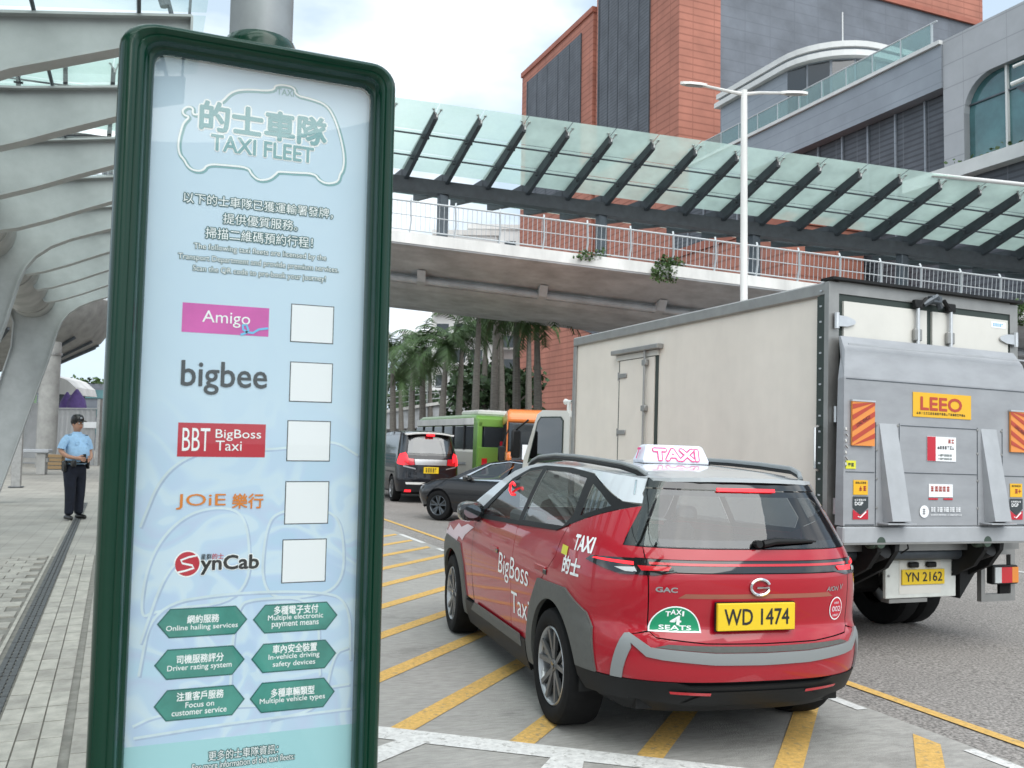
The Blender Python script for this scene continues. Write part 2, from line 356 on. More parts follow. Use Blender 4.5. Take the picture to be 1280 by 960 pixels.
POSTER='''POSTER_TEXT=[('TAXI', 0.2673, 0.3064, 2.3075, 2.3224, 'teal', 0.01, 0), ('的士車隊', 0.0998, 0.3847, 2.1982, 2.2649, 'teal', 0.035, 0.05), ('TAXI FLEET', 0.125, 0.3567, 2.1545, 2.1905, 'teal', 0.02, 0.05), ('以下的士車隊已獲運輸署發牌，', 0.0706, 0.4074, 2.0248, 2.0493, 'tealtext', 0.03, 0), ('提供優質服務。', 0.1573, 0.325, 1.9864, 2.0108, 'tealtext', 0.03, 0), ('掃描二維碼預約行程！', 0.1203, 0.3617, 1.9493, 1.9747, 'tealtext', 0.03, 0), ('The following taxi fleets are licensed by the', 0.0966, 0.3948, 1.9193, 1.9359, 'tealtext', 0.01, 0), ('Transport Department and provide premium services.', 0.0644, 0.425, 1.8929, 1.9094, 'tealtext', 0.01, 0), ('Scan the QR code to pre-book your journey!', 0.0966, 0.3949, 1.8685, 1.885, 'tealtext', 0.01, 0), ('Amigo', 0.1208, 0.2252, 1.7486, 1.7844, 'white', 0.0, 0), ('bigbee', 0.0815, 0.267, 1.5941, 1.6684, 'charcoal', 0.01, 0), ('BBT', 0.0889, 0.1475, 1.4669, 1.518, 'white', 0.0, 0), ('BigBoss', 0.1591, 0.2585, 1.4904, 1.5164, 'white', 0.0, 0), ('Taxi', 0.16, 0.2165, 1.4682, 1.4908, 'white', 0.0, 0), ('JOiE', 0.0816, 0.1861, 1.3372, 1.3714, 'orange', 0.005, 0), ('樂行', 0.2005, 0.2682, 1.3382, 1.3712, 'orange', 0.02, 0), ('ynCab', 0.1389, 0.2629, 1.1934, 1.2335, 'black', 0.03, 0.05), ('星群', 0.1382, 0.1604, 1.226, 1.2382, 'black', 0.01, 0), ('的士', 0.162, 0.186, 1.2263, 1.2385, 'crimson', 0.01, 0), ('網約服務', 0.1145, 0.1814, 1.0873, 1.1049, 'white', 0.02, 0), ('Online hailing services', 0.0715, 0.2223, 1.07, 1.0842, 'white', 0.01, 0), ('司機服務評分', 0.0961, 0.1941, 1.0008, 1.0194, 'white', 0.02, 0), ('Driver rating system', 0.0774, 0.212, 0.983, 0.9982, 'white', 0.01, 0), ('注重客戶服務', 0.0992, 0.1971, 0.9203, 0.9388, 'white', 0.02, 0), ('Focus on', 0.118, 0.1776, 0.9047, 0.9166, 'white', 0.01, 0), ('customer service', 0.0903, 0.2047, 0.8891, 0.901, 'white', 0.01, 0), ('多種電子支付', 0.301, 0.401, 1.0956, 1.115, 'white', 0.02, 0), ('Multiple electronic', 0.2882, 0.4132, 1.08, 1.0948, 'white', 0.01, 0), ('payment means', 0.2971, 0.4033, 1.0644, 1.0792, 'white', 0.01, 0), ('車內安全裝置', 0.3011, 0.4009, 1.0083, 1.0275, 'white', 0.02, 0), ('In-vehicle driving', 0.2923, 0.4073, 0.9917, 1.0064, 'white', 0.01, 0), ('safety devices', 0.3023, 0.398, 0.9753, 0.99, 'white', 0.01, 0), ('多種車輛類型', 0.3005, 0.3982, 0.9103, 0.9295, 'white', 0.02, 0), ('Multiple vehicle types', 0.2763, 0.423, 0.8946, 0.9092, 'white', 0.01, 0), ('更多的士車隊資訊：', 0.1702, 0.3204, 0.7847, 0.8055, 'tealtext', 0.03, 0), ('For more information of the taxi fleets:', 0.137, 0.3575, 0.7676, 0.7819, 'tealtext', 0.01, 0)]
CAR_LINE=[(0.0945, 2.2298), (0.0817, 2.2305), (0.0837, 2.2447), (0.0709, 2.247), (0.0597, 2.2353), (0.0641, 2.225), (0.0769, 2.2232), (0.0647, 2.2086), (0.0602, 2.1942), (0.054, 2.1604), (0.0575, 2.1336), (0.068, 2.1241), (0.0762, 2.1088), (0.0892, 2.1007), (0.1095, 2.1024), (0.1191, 2.1202), (0.1658, 2.1227), (0.2079, 2.1239), (0.2165, 2.1082), (0.2329, 2.0963), (0.257, 2.1023), (0.2727, 2.1185), (0.2753, 2.1234), (0.3109, 2.1253), (0.3609, 2.1302), (0.3727, 2.1144), (0.3927, 2.1084), (0.4181, 2.1174), (0.4204, 2.1352), (0.4287, 2.148), (0.4306, 2.1804), (0.4206, 2.2258), (0.4049, 2.2703), (0.3839, 2.302), (0.344, 2.31), (0.3104, 2.312), (0.3069, 2.3328), (0.2629, 2.3309), (0.2596, 2.3132), (0.1909, 2.3072), (0.1622, 2.2939), (0.1448, 2.2685)]
CARDS=[(0.3165, 0.4175, 1.7236, 1.814), (0.3186, 0.4187, 1.5838, 1.6779), (0.3169, 0.418, 1.4455, 1.5407), (0.3168, 0.4185, 1.3, 1.3995), (0.3147, 0.4166, 1.1657, 1.2658)]
LOGOS=[(0.0779, 0.267, 1.7324, 1.7988), (0.0792, 0.2686, 1.4539, 1.5296), (0.0845, 0.1355, 1.191, 1.2437)]
HEXES=[(0.0522, 0.243, 1.0573, 1.1209), (0.0501, 0.2402, 0.968, 1.0334), (0.0526, 0.2434, 0.8791, 0.9463), (0.2547, 0.4471, 1.0545, 1.1194), (0.2539, 0.4468, 0.9663, 1.032), (0.2536, 0.446, 0.8775, 0.9451)]
BAND=0.8324
'''
# ================= GROUND =================
def sheet(name,poly,m,z=None,kind='structure',dz=0,parent=None,th=0,**kw):
    b=MB();n=len(poly);pts=[(x,y,(ROADZ(x) if z is None else z)+dz) for x,y in poly]
    b.add(pts,[tuple(range(n))]);return b.build(name,m,parent,kind=kind,**kw)
sheet('ground',[(-1500,-600),(1500,-600),(1500,2400),(-1500,2400)],'far_ground',z=-3.2)
KX=.95
sheet('road',[(KX,-30),(75,-30),(75,140),(KX,140)],'asphalt')
sheet('lay_by',[(KX,-12),(4.72,-12),(4.72,17.6),(4.3,18.2),(KX,24)],'concrete_road',dz=.004)
sheet('plaza',[(-70,-30),(KX-.28,-30),(KX-.28,140),(-70,140)],'plaza',z=-.012)
kb=MB()
for i in range(60):
    y=-12+i*1.0;kb.box(KX-.27,KX,y+.004,y+.996,-.45,.004,bev=.012)
ke=empty('kerb',kind='structure')
for i in range(42):
    y=1+i*1.0;MB().box(KX-.27,KX,y+.004,y+.996,-.45,.004,bev=.012).build('kerb_stone','kerb',ke)
# markings
def mark(name,poly,m,dz=.008,cuts=None):
    return sheet(name,poly,m,dz=dz)
k=0
for i in range(-3,14):
    c=-.33+1.03*i
    x0,x1=1.0,4.56
    w=.105
    # clip at the transverse white line (y > 6.27-.70*x) and the lay-by end
    pts=[]
    lo=x0
    for _ in range(1):
        xi=(6.27-c)/(1+.70)
        if xi>lo:lo=xi
    hi=x1 if c+x1<17 else 17-c
    if hi-lo<.3:continue
    for x,s in ((lo,-1),(hi,-1),(hi,1),(lo,1)):pts.append((x,x+c+s*w))
    tag(mark('hatch_line',pts,'yellow_paint'))
mark('edge_line',[(4.885,-12),(4.985,-12),(5.22,17.0),(5.12,17.0)],'yellow_paint')
mark('edge_line',[(5.12,17.0),(5.22,17.0),(5.3,40),(5.2,40)],'yellow_paint')
mark('white_line',[(1.0,5.44),(3.6,3.58),(3.6,3.80),(1.0,5.70)],'white_paint',.0085)
mark('white_line',[(1.0,4.62),(1.62,5.05),(1.50,5.16),(1.0,4.86)],'white_paint',.0092)
mark('white_line',[(1.95,4.35),(2.25,4.68),(2.38,4.58),(2.15,4.2)],'white_paint',.0092)
for y0,y1 in ((2.3,2.9),(3.35,4.0),(4.85,5.2),(6.1,6.5),(7.4,7.8),(8.7,9.1),(10,10.4),(11.3,11.7),(12.6,13.),(13.9,14.3),(15.1,16.6)):
    mark('white_dash',[(4.60,y0),(4.69,y0),(4.69,y1),(4.60,y1)],'white_paint',.0085)
mark('lane_line',[(13,5),(13.12,5),(13.6,40),(13.48,40)],'white_paint')
# pavers
pv=empty('pavement',kind='structure')
MB().box(-3.0,.68,2.0,12.45,-.2,-.010).build('paver_bed','paver_bed',pv)
def sx(y):return -.022*(y-4.8)
tm=[]
def tile(x0,x1,y0,y1,m,dz=0):
    b=MB();a0,a1=sx(y0),sx(y1);j=.004
    top=.002+dz;vs=[(x0+a0+j,y0+j,top),(x1+a0-j,y0+j,top),(x1+a1-j,y1-j,top),(x0+a1+j,y1-j,top),(x0+a0+j,y0+j,-.03),(x1+a0-j,y0+j,-.03),(x1+a1-j,y1-j,-.03),(x0+a1+j,y1-j,-.03)]
    b.add(vs,[(0,1,2,3),(0,4,5,1),(1,5,6,2),(2,6,7,3),(3,7,4,0)]);return b.build('paving_tile',m,pv)
y=3.9
while y<12.5:
    for c in range(3):tile(-.598+.105*c,-.493+.105*c,y,y+.285,'paver_light' if random.random()<.6 else 'paver',random.uniform(-.002,.001))
    tile(-.243,-.11,y,y+.285,'paver',random.uniform(-.002,.001))
    y+=.287
y=3.9
while y<12.5:
    tile(-.11,.12,y,y+.57,'paver',random.uniform(-.002,.001));y+=.574
y=4.6;r_=0
while y<12.3:
    for c in range(7):
        x0=-.80-.20*(c+1)+(.1 if r_%2 else 0)
        if x0+.2<-.79:tile(x0,x0+.197,y,y+.236,'paver' if random.random()<.75 else 'paver_light',random.uniform(-.002,.001))
    y+=.24;r_+=1
dc=empty('drain_channel',kind='structure')
MB().add([(-.76,3.9,.003),(-.735,3.9,.003),(-1.14,22,.003),(-1.165,22,.003)],[(0,1,2,3)]).build('channel_edge','paver_light',dc)
for i in range(36):
    y0=3.9+i*.5;b=MB()
    for q in range(3):
        xa=-.724+q*.041+sx(y0);xb=-.724+q*.041+sx(y0+.5)
        b.add([(xa,y0+.006,.001),(xa+.031,y0+.006,.001),(xb+.031,y0+.494,.001),(xb,y0+.494,.001),(xa,y0+.006,-.02),(xa+.031,y0+.006,-.02),(xb+.031,y0+.494,-.02),(xb,y0+.494,-.02)],[(0,1,2,3),(0,4,7,3),(1,5,6,2),(0,4,5,1)])
    for q in range(5):
        yy=y0+.03+q*.1;xa=-.724+sx(yy);b.box(xa,xa+.115,yy,yy+.02,-.015,-.001)
    b.build('drain_grate','grate',dc)
# ================= SIGN =================
exec(POSTER)
sg=empty('taxi_fleet_sign',(.2325,2.15,0),label='tall green framed taxi stand notice board listing the taxi fleets, in the foreground',cat='notice board')
SX,SY=-.2325,-2.15
def sgm(b,name,m,par=sg,**kw):
    b.v=[(x+SX,y+SY,z) for x,y,z in b.v];return b.build(name,m,par,**kw)
# frame moulding swept round a rounded rectangle
inner=(-.002,.488,.42,2.352);PX=inner
def rr(off,r,n=7):
    return rnd_poly(PX[0]-off,PX[1]+off,PX[2]-off,PX[3]+off,max(.004,r),n)
prof=[(0,2.122),(0,2.098),(.004,2.090),(.010,2.088),(.014,2.083),(.016,2.070),(.022,2.060),(.030,2.056),(.034,2.058),(.038,2.054),(.050,2.050),(.060,2.054),(.068,2.064),(.072,2.080),(.073,2.12),(.073,2.20),(.068,2.225)]
b=MB();n=len(rr(0,.01));vs=[]
for off,yy in prof:
    for x,z in rr(off,.028+off*.75):vs.append((.488+(x-.488)*.72 if x>.488 else x,yy,2.352+(z-2.352)*.68 if z>2.352 else z))
fs=[(i*n+k,i*n+(k+1)%n,(i+1)*n+(k+1)%n,(i+1)*n+k) for i in range(len(prof)-1) for k in range(n)]
b.add(vs,fs,0,True);b.prism([(min(x,.535),min(z,2.40)) for x,z in rr(.066,.07)],.01,'y',2.222)
sgm(b,'frame','sign_green')
# poster print: pale blue artwork, procedural
pm=mat('poster_print',(.60,.74,.85),.45);t=pm.node_tree;nn=t.nodes;ll=t.links;pb=nn['Principled BSDF']
tc=nn.new('ShaderNodeTexCoord');sp=nn.new('ShaderNodeSeparateXYZ');ll.new(tc.outputs['Object'],sp.inputs[0])
no=nn.new('ShaderNodeTexNoise');no.inputs['Scale'].default_value=4.5;no.inputs['Detail'].default_value=1.5;no.inputs['Distortion'].default_value=1.6;ll.new(tc.outputs['Object'],no.inputs['Vector'])
r1=nn.new('ShaderNodeValToRGB');r1.color_ramp.interpolation='LINEAR'
es=r1.color_ramp.elements;es[0].position=.33;es[0].color=(.46,.64,.82,1);es[1].position=.68;es[1].color=(.50,.70,.85,1)
for ps,c in ((.42,(.50,.64,.84,1)),(.455,(.58,.73,.87,1)),(.48,(.64,.77,.86,1)),(.52,(.62,.76,.87,1)),(.535,(.53,.69,.85,1)),(.60,(.52,.63,.82,1))):
    e=es.new(ps);e.color=c
ll.new(no.outputs['Fac'],r1.inputs[0])
mr=nn.new('ShaderNodeMapRange');mr.inputs[1].default_value=1.62;mr.inputs[2].default_value=1.30;mr.inputs[3].default_value=0.04;mr.inputs[4].default_value=.85;ll.new(sp.outputs[2],mr.inputs[0])
mi=nn.new('ShaderNodeMix');mi.data_type='RGBA';mi.inputs[6].default_value=(.56,.71,.83,1);ll.new(mr.outputs[0],mi.inputs[0]);ll.new(r1.outputs[0],mi.inputs[7])
lt=nn.new('ShaderNodeMath');lt.operation='LESS_THAN';lt.inputs[1].default_value=BAND;ll.new(sp.outputs[2],lt.inputs[0])
m2=nn.new('ShaderNodeMix');m2.data_type='RGBA';m2.inputs[7].default_value=(.38,.66,.70,1);ll.new(lt.outputs[0],m2.inputs[0]);ll.new(mi.outputs[2],m2.inputs[6]);ll.new(m2.outputs[2],pb.inputs['Base Color'])
b=MB();b.box(-.012,.498,2.125,2.150,.41,2.362)
po=sgm(b,'poster','poster_print')
def flat(name,poly,yy,m,par=po):
    b=MB();b.add([(x,yy,z) for x,z in poly],[tuple(range(len(poly)))]);return sgm(b,name,m,par)
def polyline(pts,w,yy,closed=True):
    b=MB();K=len(pts);L_=[];R_=[]
    for i in range(K):
        a=Vector(pts[i-1] if (i or closed) else pts[i]);c=Vector(pts[(i+1)%K] if (i<K-1 or closed) else pts[i]);d=(c-a).normalized();nrm=Vector((-d.y,d.x))*w/2
        p=Vector(pts[i]);L_.append(p+nrm);R_.append(p-nrm)
    vs=[(p.x,yy,p.y) for p in L_]+[(p.x,yy,p.y) for p in R_]
    b.add(vs,[(i,(i+1)%K,K+(i+1)%K,K+i) for i in range(K if closed else K-1)]);return b
def smooth_loop(p,it=2):
    for _ in range(it):
        q=[]
        for i in range(len(p)):
            a=p[i];c=p[(i+1)%len(p)];q+=[(a[0]*.75+c[0]*.25,a[1]*.75+c[1]*.25),(a[0]*.25+c[0]*.75,a[1]*.25+c[1]*.75)]
        p=q
    return p
# pale artwork: outlines of cars and a street in two tones
for ia,(pts,cl_) in enumerate((([(.01,1.30),(.05,1.42),(.14,1.475),(.30,1.47),(.42,1.50),(.485,1.46)],0),([(.015,1.10),(.03,1.24),(.10,1.33),(.20,1.345),(.24,1.30),(.245,1.13),(.05,1.12)],1),([(.27,1.14),(.275,1.30),(.31,1.335),(.42,1.335),(.455,1.29),(.46,1.15),(.36,1.13)],1),
   ([(.02,.98),(.04,1.13),(.20,1.15),(.40,1.145),(.475,1.12),(.48,.98)],0),([(.21,.90),(.215,1.12),(.26,1.135),(.40,1.13),(.41,.95)],0),([(.012,.875),(.06,.895),(.20,.90),(.35,.89),(.40,.92),(.48,.925)],0),([(.30,.86),(.42,.875),(.44,1.0),(.475,1.01)],0),([(.02,1.05),(.07,1.22),(.13,1.23)],0),([(.015,.85),(.20,.862),(.485,.868)],0))):
    q=pts
    if cl_:q=smooth_loop(pts,3)
    else:
        for _ in range(3):
            t_=[q[0]]
            for a_,c_ in zip(q[:-1],q[1:]):t_+=[(a_[0]*.75+c_[0]*.25,a_[1]*.75+c_[1]*.25),(a_[0]*.25+c_[0]*.75,a_[1]*.25+c_[1]*.75)]
            q=t_+[q[-1]]
    sgm(polyline([(x+.003,z-.003) for x,z in q],.006,2.12492-ia*.00004,bool(cl_)),'artwork_line','art_shadow',po)
    sgm(polyline(q,.0055,2.12490-ia*.00004,bool(cl_)),'artwork_line','art_light',po)
cl=smooth_loop(CAR_LINE)
sgm(polyline([(x+.002,z-.002) for x,z in cl],.010,2.1246),'car_drawing','tealshade_ink' if 'tealshade_ink' in M else 'teal_ink',po)
sgm(polyline(cl,.0045,2.1240),'car_drawing','white_ink',po)
for i,c in enumerate(CARDS):
    flat('code_card',[(c[0],c[2]),(c[1],c[2]),(c[1],c[3]),(c[0],c[3])],2.1246,'charcoal_ink')
    d=.0022;flat('code_card',[(c[0]+d,c[2]+d),(c[1]-d,c[2]+d),(c[1]-d,c[3]-d),(c[0]+d,c[3]-d)],2.1240,'card_white')
c=LOGOS[0];flat('logo_panel',[(c[0],c[2]),(c[1],c[2]),(c[1],c[3]),(c[0],c[3])],2.1246,'magenta_ink')
sgm(polyline([(.205,1.7335),(.215,1.737),(.222,1.745),(.217,1.757),(.209,1.756),(.210,1.746),(.219,1.740),(.232,1.739),(.245,1.748),(.266,1.752)],.005,2.1236,False),'ribbon_drawing','cyan_ink',po)
c=LOGOS[1];flat('logo_panel',[(c[0],c[2]),(c[1],c[2]),(c[1],c[3]),(c[0],c[3])],2.1246,'crimson_ink')
# red S roundel
cx,cz,ra,rb=.110,1.2175,.0255,.0265
flat('roundel',[(cx+(ra+.003)*math.cos(R(a)),cz+(rb+.003)*math.sin(R(a))) for a in range(0,360,12)],2.1248,'white_ink')
flat('roundel',[(cx+ra*math.cos(R(a)),cz+rb*math.sin(R(a))) for a in range(0,360,12)],2.1244,'crimson_ink')
sgm(polyline([(.132,1.236),(.112,1.232),(.096,1.226),(.100,1.219),(.120,1.214),(.124,1.208),(.108,1.203),(.089,1.199)],.0042,2.1238,False),'roundel_stroke','white_ink',po)
for x0,x1,z0,z1 in HEXES:
    zc=(z0+z1)/2;e=.026
    hx=lambda d:[(x0+d*1.4,zc),(x0+e+d*.4,z1-d),(x1-e-d*.4,z1-d),(x1-d*1.4,zc),(x1-e-d*.4,z0+d),(x0+e+d*.4,z0+d)]
    flat('hexagon',hx(0),2.1243,'hex_edge');flat('hexagon',hx(.0028),2.1240,'hex_green')
INK={'teal':'teal_ink','tealtext':'tealtext_ink','white':'white_ink','charcoal':'charcoal_ink','orange':'orange_ink','black':'black_ink','crimson':'crimson_ink'}
for s,x0,x1,z0,z1,m,off,halo in POSTER_TEXT:
    f=lambda yy:plane_fn((x0+SX,yy+SY,z0),(1,0,0),(0,0,1))
    if halo:lettering(s,f(2.1246),x1-x0,z1-z0,'white_ink',po,off+halo,off,name='lettering_halo')
    if m=='tealtext':
        cj=ord(s[0])>255
        lettering(s,f(2.1240),x1-x0,z1-z0,INK[m],po,.085 if cj else .075,name='lettering_outline')
        lettering(s,f(2.1234),x1-x0,z1-z0,'white_ink',po,0 if cj else .0)
    else:lettering(s,f(2.1236),x1-x0,z1-z0,INK[m],po,off,off)
b=MB();b.add([(-.001,2.104,.421),(.487,2.104,.421),(.487,2.104,2.351),(-.001,2.104,2.351)],[(0,1,2,3)]);sgm(b,'glass_cover','sign_glass')
b=MB();b.lathe([(.078,0),(.078,3.6)],32,c=(.247,2.315,0));b.lathe([(.13,0),(.13,.03),(.085,.05)],24,c=(.247,2.315,0));sgm(b,'pole','pole_grey')
b=MB();b.lathe([(.079,2.36),(.088,2.37),(.092,2.44),(.092,2.482),(.086,2.502),(.079,2.507)],24,c=(.247,2.315,0))
for a in range(0,360,45):
    b.tube([(.247+.088*math.cos(R(a)),2.315+.088*math.sin(R(a)),2.44),(.247+.10*math.cos(R(a)),2.315+.10*math.sin(R(a)),2.44)],.008,6)
sgm(b,'collar','sign_green')
for zz in (.7,2.0):
    b=MB();b.box(.17,.325,2.215,2.40,zz,zz+.06,bev=.01);sgm(b,'bracket','sign_green')
# helper: point at camera-plan distance D, lateral offset from image column px (used only for far scenery layout numbers)
FW=Vector((math.sin(YAW),math.cos(YAW),0));RT=Vector((math.cos(YAW),-math.sin(YAW),0))
def plan(D,lat):p=FW*D+RT*lat;return (p.x,p.y)
# ================= STATION CANOPY =================
cn=empty('station_canopy',(-2.3,8,0),label='long white steel canopy of repeated curved ribs with glass roof over the left pavement',cat='canopy')
def cb(b,name,m,par=cn,off=(-2.3,8,0),**kw):
    b.v=[(x-off[0],y-off[1],z-off[2]) for x,y,z in b.v];return b.build(name,m,par,**kw)
top=[(-2.75,4.70),(-2.0,4.80),(-1.23,4.90),(-.5,5.03),(.28,5.17)]
bot=[(.28,4.99),(-.3,4.80),(-.8,4.58),(-1.23,4.38),(-1.6,4.23),(-1.86,4.16),(-1.95,4.3),(-2.75,4.6)]
legb=[(.28,4.99),(-.3,4.80),(-.75,4.62),(-1.1,4.48),(-1.36,4.34),(-1.56,4.17),(-1.69,3.98),(-1.77,3.76),(-1.92,3.1),(-2.79,0)]
legl=[(-3.44,0),(-2.85,2.4),(-2.62,3.35),(-2.6,3.9),(-2.75,4.3)]
def outline_strip(path,y0,y1,th,up):
    b=MB();n=len(path)
    for i in range(n-1):
        a=Vector((path[i][0],0,path[i][1]));c=Vector((path[i+1][0],0,path[i+1][1]));d=(c-a).normalized();nr=Vector((-d.z,0,d.x))*th*up
        b.add([(a.x,y0,a.z),(c.x,y0,c.z),(c.x,y1,c.z),(a.x,y1,a.z),(a.x+nr.x,y0,a.z+nr.z),(c.x+nr.x,y0,c.z+nr.z),(c.x+nr.x,y1,c.z+nr.z),(a.x+nr.x,y1,a.z+nr.z)],[(0,1,2,3),(4,7,6,5),(0,4,5,1),(3,2,6,7),(0,3,7,4),(1,5,6,2)])
    return b
def rib(legged):
    b=MB();low=(legb+legl) if legged else bot
    poly=top+[(x,z) for x,z in low]
    # web as quads strip between upper and lower outlines
    b.prism([(x,z) for x,z in poly],.05,'y',-.025)
    f=outline_strip(top,-.10,.10,.022,1);b.add(f.v,f.f)
    f=outline_strip(legb if legged else bot,-.10,.10,.022,1);b.add(f.v,f.f)
    if legged:f=outline_strip(legl,-.10,.10,.022,1);b.add(f.v,f.f)
    b.box(.27,.29,-.10,.10,4.98,5.18)
    return b
Ys=[8.25+1.72*i for i in range(-8,9)]
protoR=protoL=None
for i,y in zip(range(-8,9),Ys):
    lg=i%4==0
    if lg and protoL:o=protoL.copy();COL.objects.link(o)
    elif (not lg) and protoR:o=protoR.copy();COL.objects.link(o)
    else:
        b=rib(lg);o=cb(b,'rib','white_steel',off=(-2.3,0,0))
        if lg:protoL=o
        else:protoR=o
    o.parent=cn;o.location=(0,y-8,0)
    if i<8:
        for s0,s1 in ((0,2),(2,4)):
            p,q=top[s0],top[s1];g=.01
            b=MB();b.add([(p[0],y+.03,p[1]+.09),(q[0]+(.12 if s1==4 else -g),y+.03,q[1]+.09),(q[0]+(.12 if s1==4 else -g),y+1.69,q[1]+.09),(p[0],y+1.69,p[1]+.09)],[(0,1,2,3)]);cb(b,'roof_pane','shelter_glass')
        b=MB();b.tube([(-.95,y,5.0),(-.95,y+1.72,5.0)],.018,6);b.tube([(-.15,y,5.13),(-.15,y+1.72,5.13)],.018,6);cb(b,'glazing_rod','steel_dark')
    b=MB();b.tube([(.12,y,5.17),(.05,y,5.42)],.022,6);b.tube([(.06,y,5.26),(.04,y,5.32)],.045,8)
    b.tube([(.26,y,5.18),(.27,y,5.7)],.014,6);cb(b,'tie_rod','steel_dark')
b=MB()
yy=Ys[0]-.8
while yy<Ys[-1]-.1:
    y2=min(yy+3.44,Ys[-1]+.05);b.tube([(-2.28,yy+.02,4.48),(-2.28,y2-.02,4.48)],.46,28);b.tube([(-2.28,y2-.05,4.48),(-2.28,y2+.01,4.48)],.475,28);yy+=3.44
cb(b,'tube_beam','tube_steel')
b=MB();b.box(-3.3,-2.7,Ys[0]-1,Ys[-1]+.3,4.3,4.75,bev=.05);cb(b,'gutter','tube_steel')
# ================= FOOTBRIDGE =================
A=Vector((.9588,-.2840,0));Tt=Vector((.2840,.9588,0));O0=Vector((6.8,26.4,0));GR=-.0863
def BP(s,t,z):return O0+A*s+Tt*t+Vector((0,0,z+GR*s))
fb=empty('footbridge',tuple(O0),label='covered concrete footbridge crossing above the road with a white edge beam and glass canopy',cat='footbridge')
def fbb(b,name,m,par=fb,**kw):
    b.v=[tuple(Vector(p)-O0) for p in b.v];return b.build(name,m,par,**kw)
def bbox(b,s0,s1,t0,t1,z0,z1,n=1):
    for i in range(n):
        a=s0+(s1-s0)*i/n;c=s0+(s1-s0)*(i+1)/n
        vs=[BP(s,t,z) for z in (z0,z1) for s,t in ((a,t0),(c,t0),(c,t1),(a,t1))]
        b.add(vs,[(0,3,2,1),(4,5,6,7),(0,1,5,4),(1,2,6,5),(2,3,7,6),(3,0,4,7)])
    return b
S0,S1=-14,30
fbb(bbox(MB(),S0,S1,0,.35,7.55,7.89),'edge_beam','bridge_white')
fbb(bbox(MB(),S0,S1,9.0,9.35,7.55,7.89),'edge_beam','bridge_white')
b=MB()
def sec(b,pts):
    n=len(pts);vs=[BP(s,t,z) for s in (S0,S1) for t,z in pts];b.add(vs,[tuple(range(n)),tuple(range(n,2*n))]+[(i,(i+1)%n,n+(i+1)%n,n+i) for i in range(n)])
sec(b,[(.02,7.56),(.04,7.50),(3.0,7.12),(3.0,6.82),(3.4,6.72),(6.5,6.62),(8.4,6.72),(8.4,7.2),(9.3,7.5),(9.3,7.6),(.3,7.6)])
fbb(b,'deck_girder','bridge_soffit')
b=MB();
for s in [1.0+4.1*k for k in range(-3,8)]:
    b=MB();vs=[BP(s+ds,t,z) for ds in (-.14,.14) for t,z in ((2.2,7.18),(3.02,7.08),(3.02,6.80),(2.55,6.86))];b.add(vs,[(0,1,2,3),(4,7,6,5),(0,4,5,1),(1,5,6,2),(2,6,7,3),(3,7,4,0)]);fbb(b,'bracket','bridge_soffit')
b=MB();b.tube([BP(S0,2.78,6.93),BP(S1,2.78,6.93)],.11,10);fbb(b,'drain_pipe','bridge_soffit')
# railing
for tt in (.16,9.2):
    b=MB()
    b.tube([BP(S0,tt-.10,8.87),BP(S1,tt-.10,8.87)],.03,8);b.tube([BP(S0,tt-.05,8.45),BP(S1,tt-.05,8.45)],.016,6);b.tube([BP(S0,tt,8.0),BP(S1,tt,8.0)],.022,6)
    ra=fbb(b,'railing','rail_white')
    b=MB();s=S0
    while s<S1:
        b.bar(BP(s,tt-.002,8.0),BP(s,tt-.10,8.86),.014,.014);s+=.145
    fbb(b,'railing_bars','rail_white',ra,kind='stuff')
    pr=None
    for k in range(-9,20):
        s=.6+1.38*k
        if pr is None:
            b=MB();b.bar(BP(0,tt+.03,7.85),BP(.05,tt-.02,8.3),.07,.035);b.bar(BP(.05,tt-.02,8.3),BP(.02,tt-.10,8.90),.07,.035);b.bar(BP(.02,tt-.1,8.86),BP(.04,tt+.03,9.02),.05,.03)
            pr=fbb(b,'railing_post','rail_white',ra);base=s;pr.location=A*s+Vector((0,0,GR*s))
        else:
            o=pr.copy();COL.objects.link(o);o.parent=ra;o.location=A*s+Vector((0,0,GR*s))
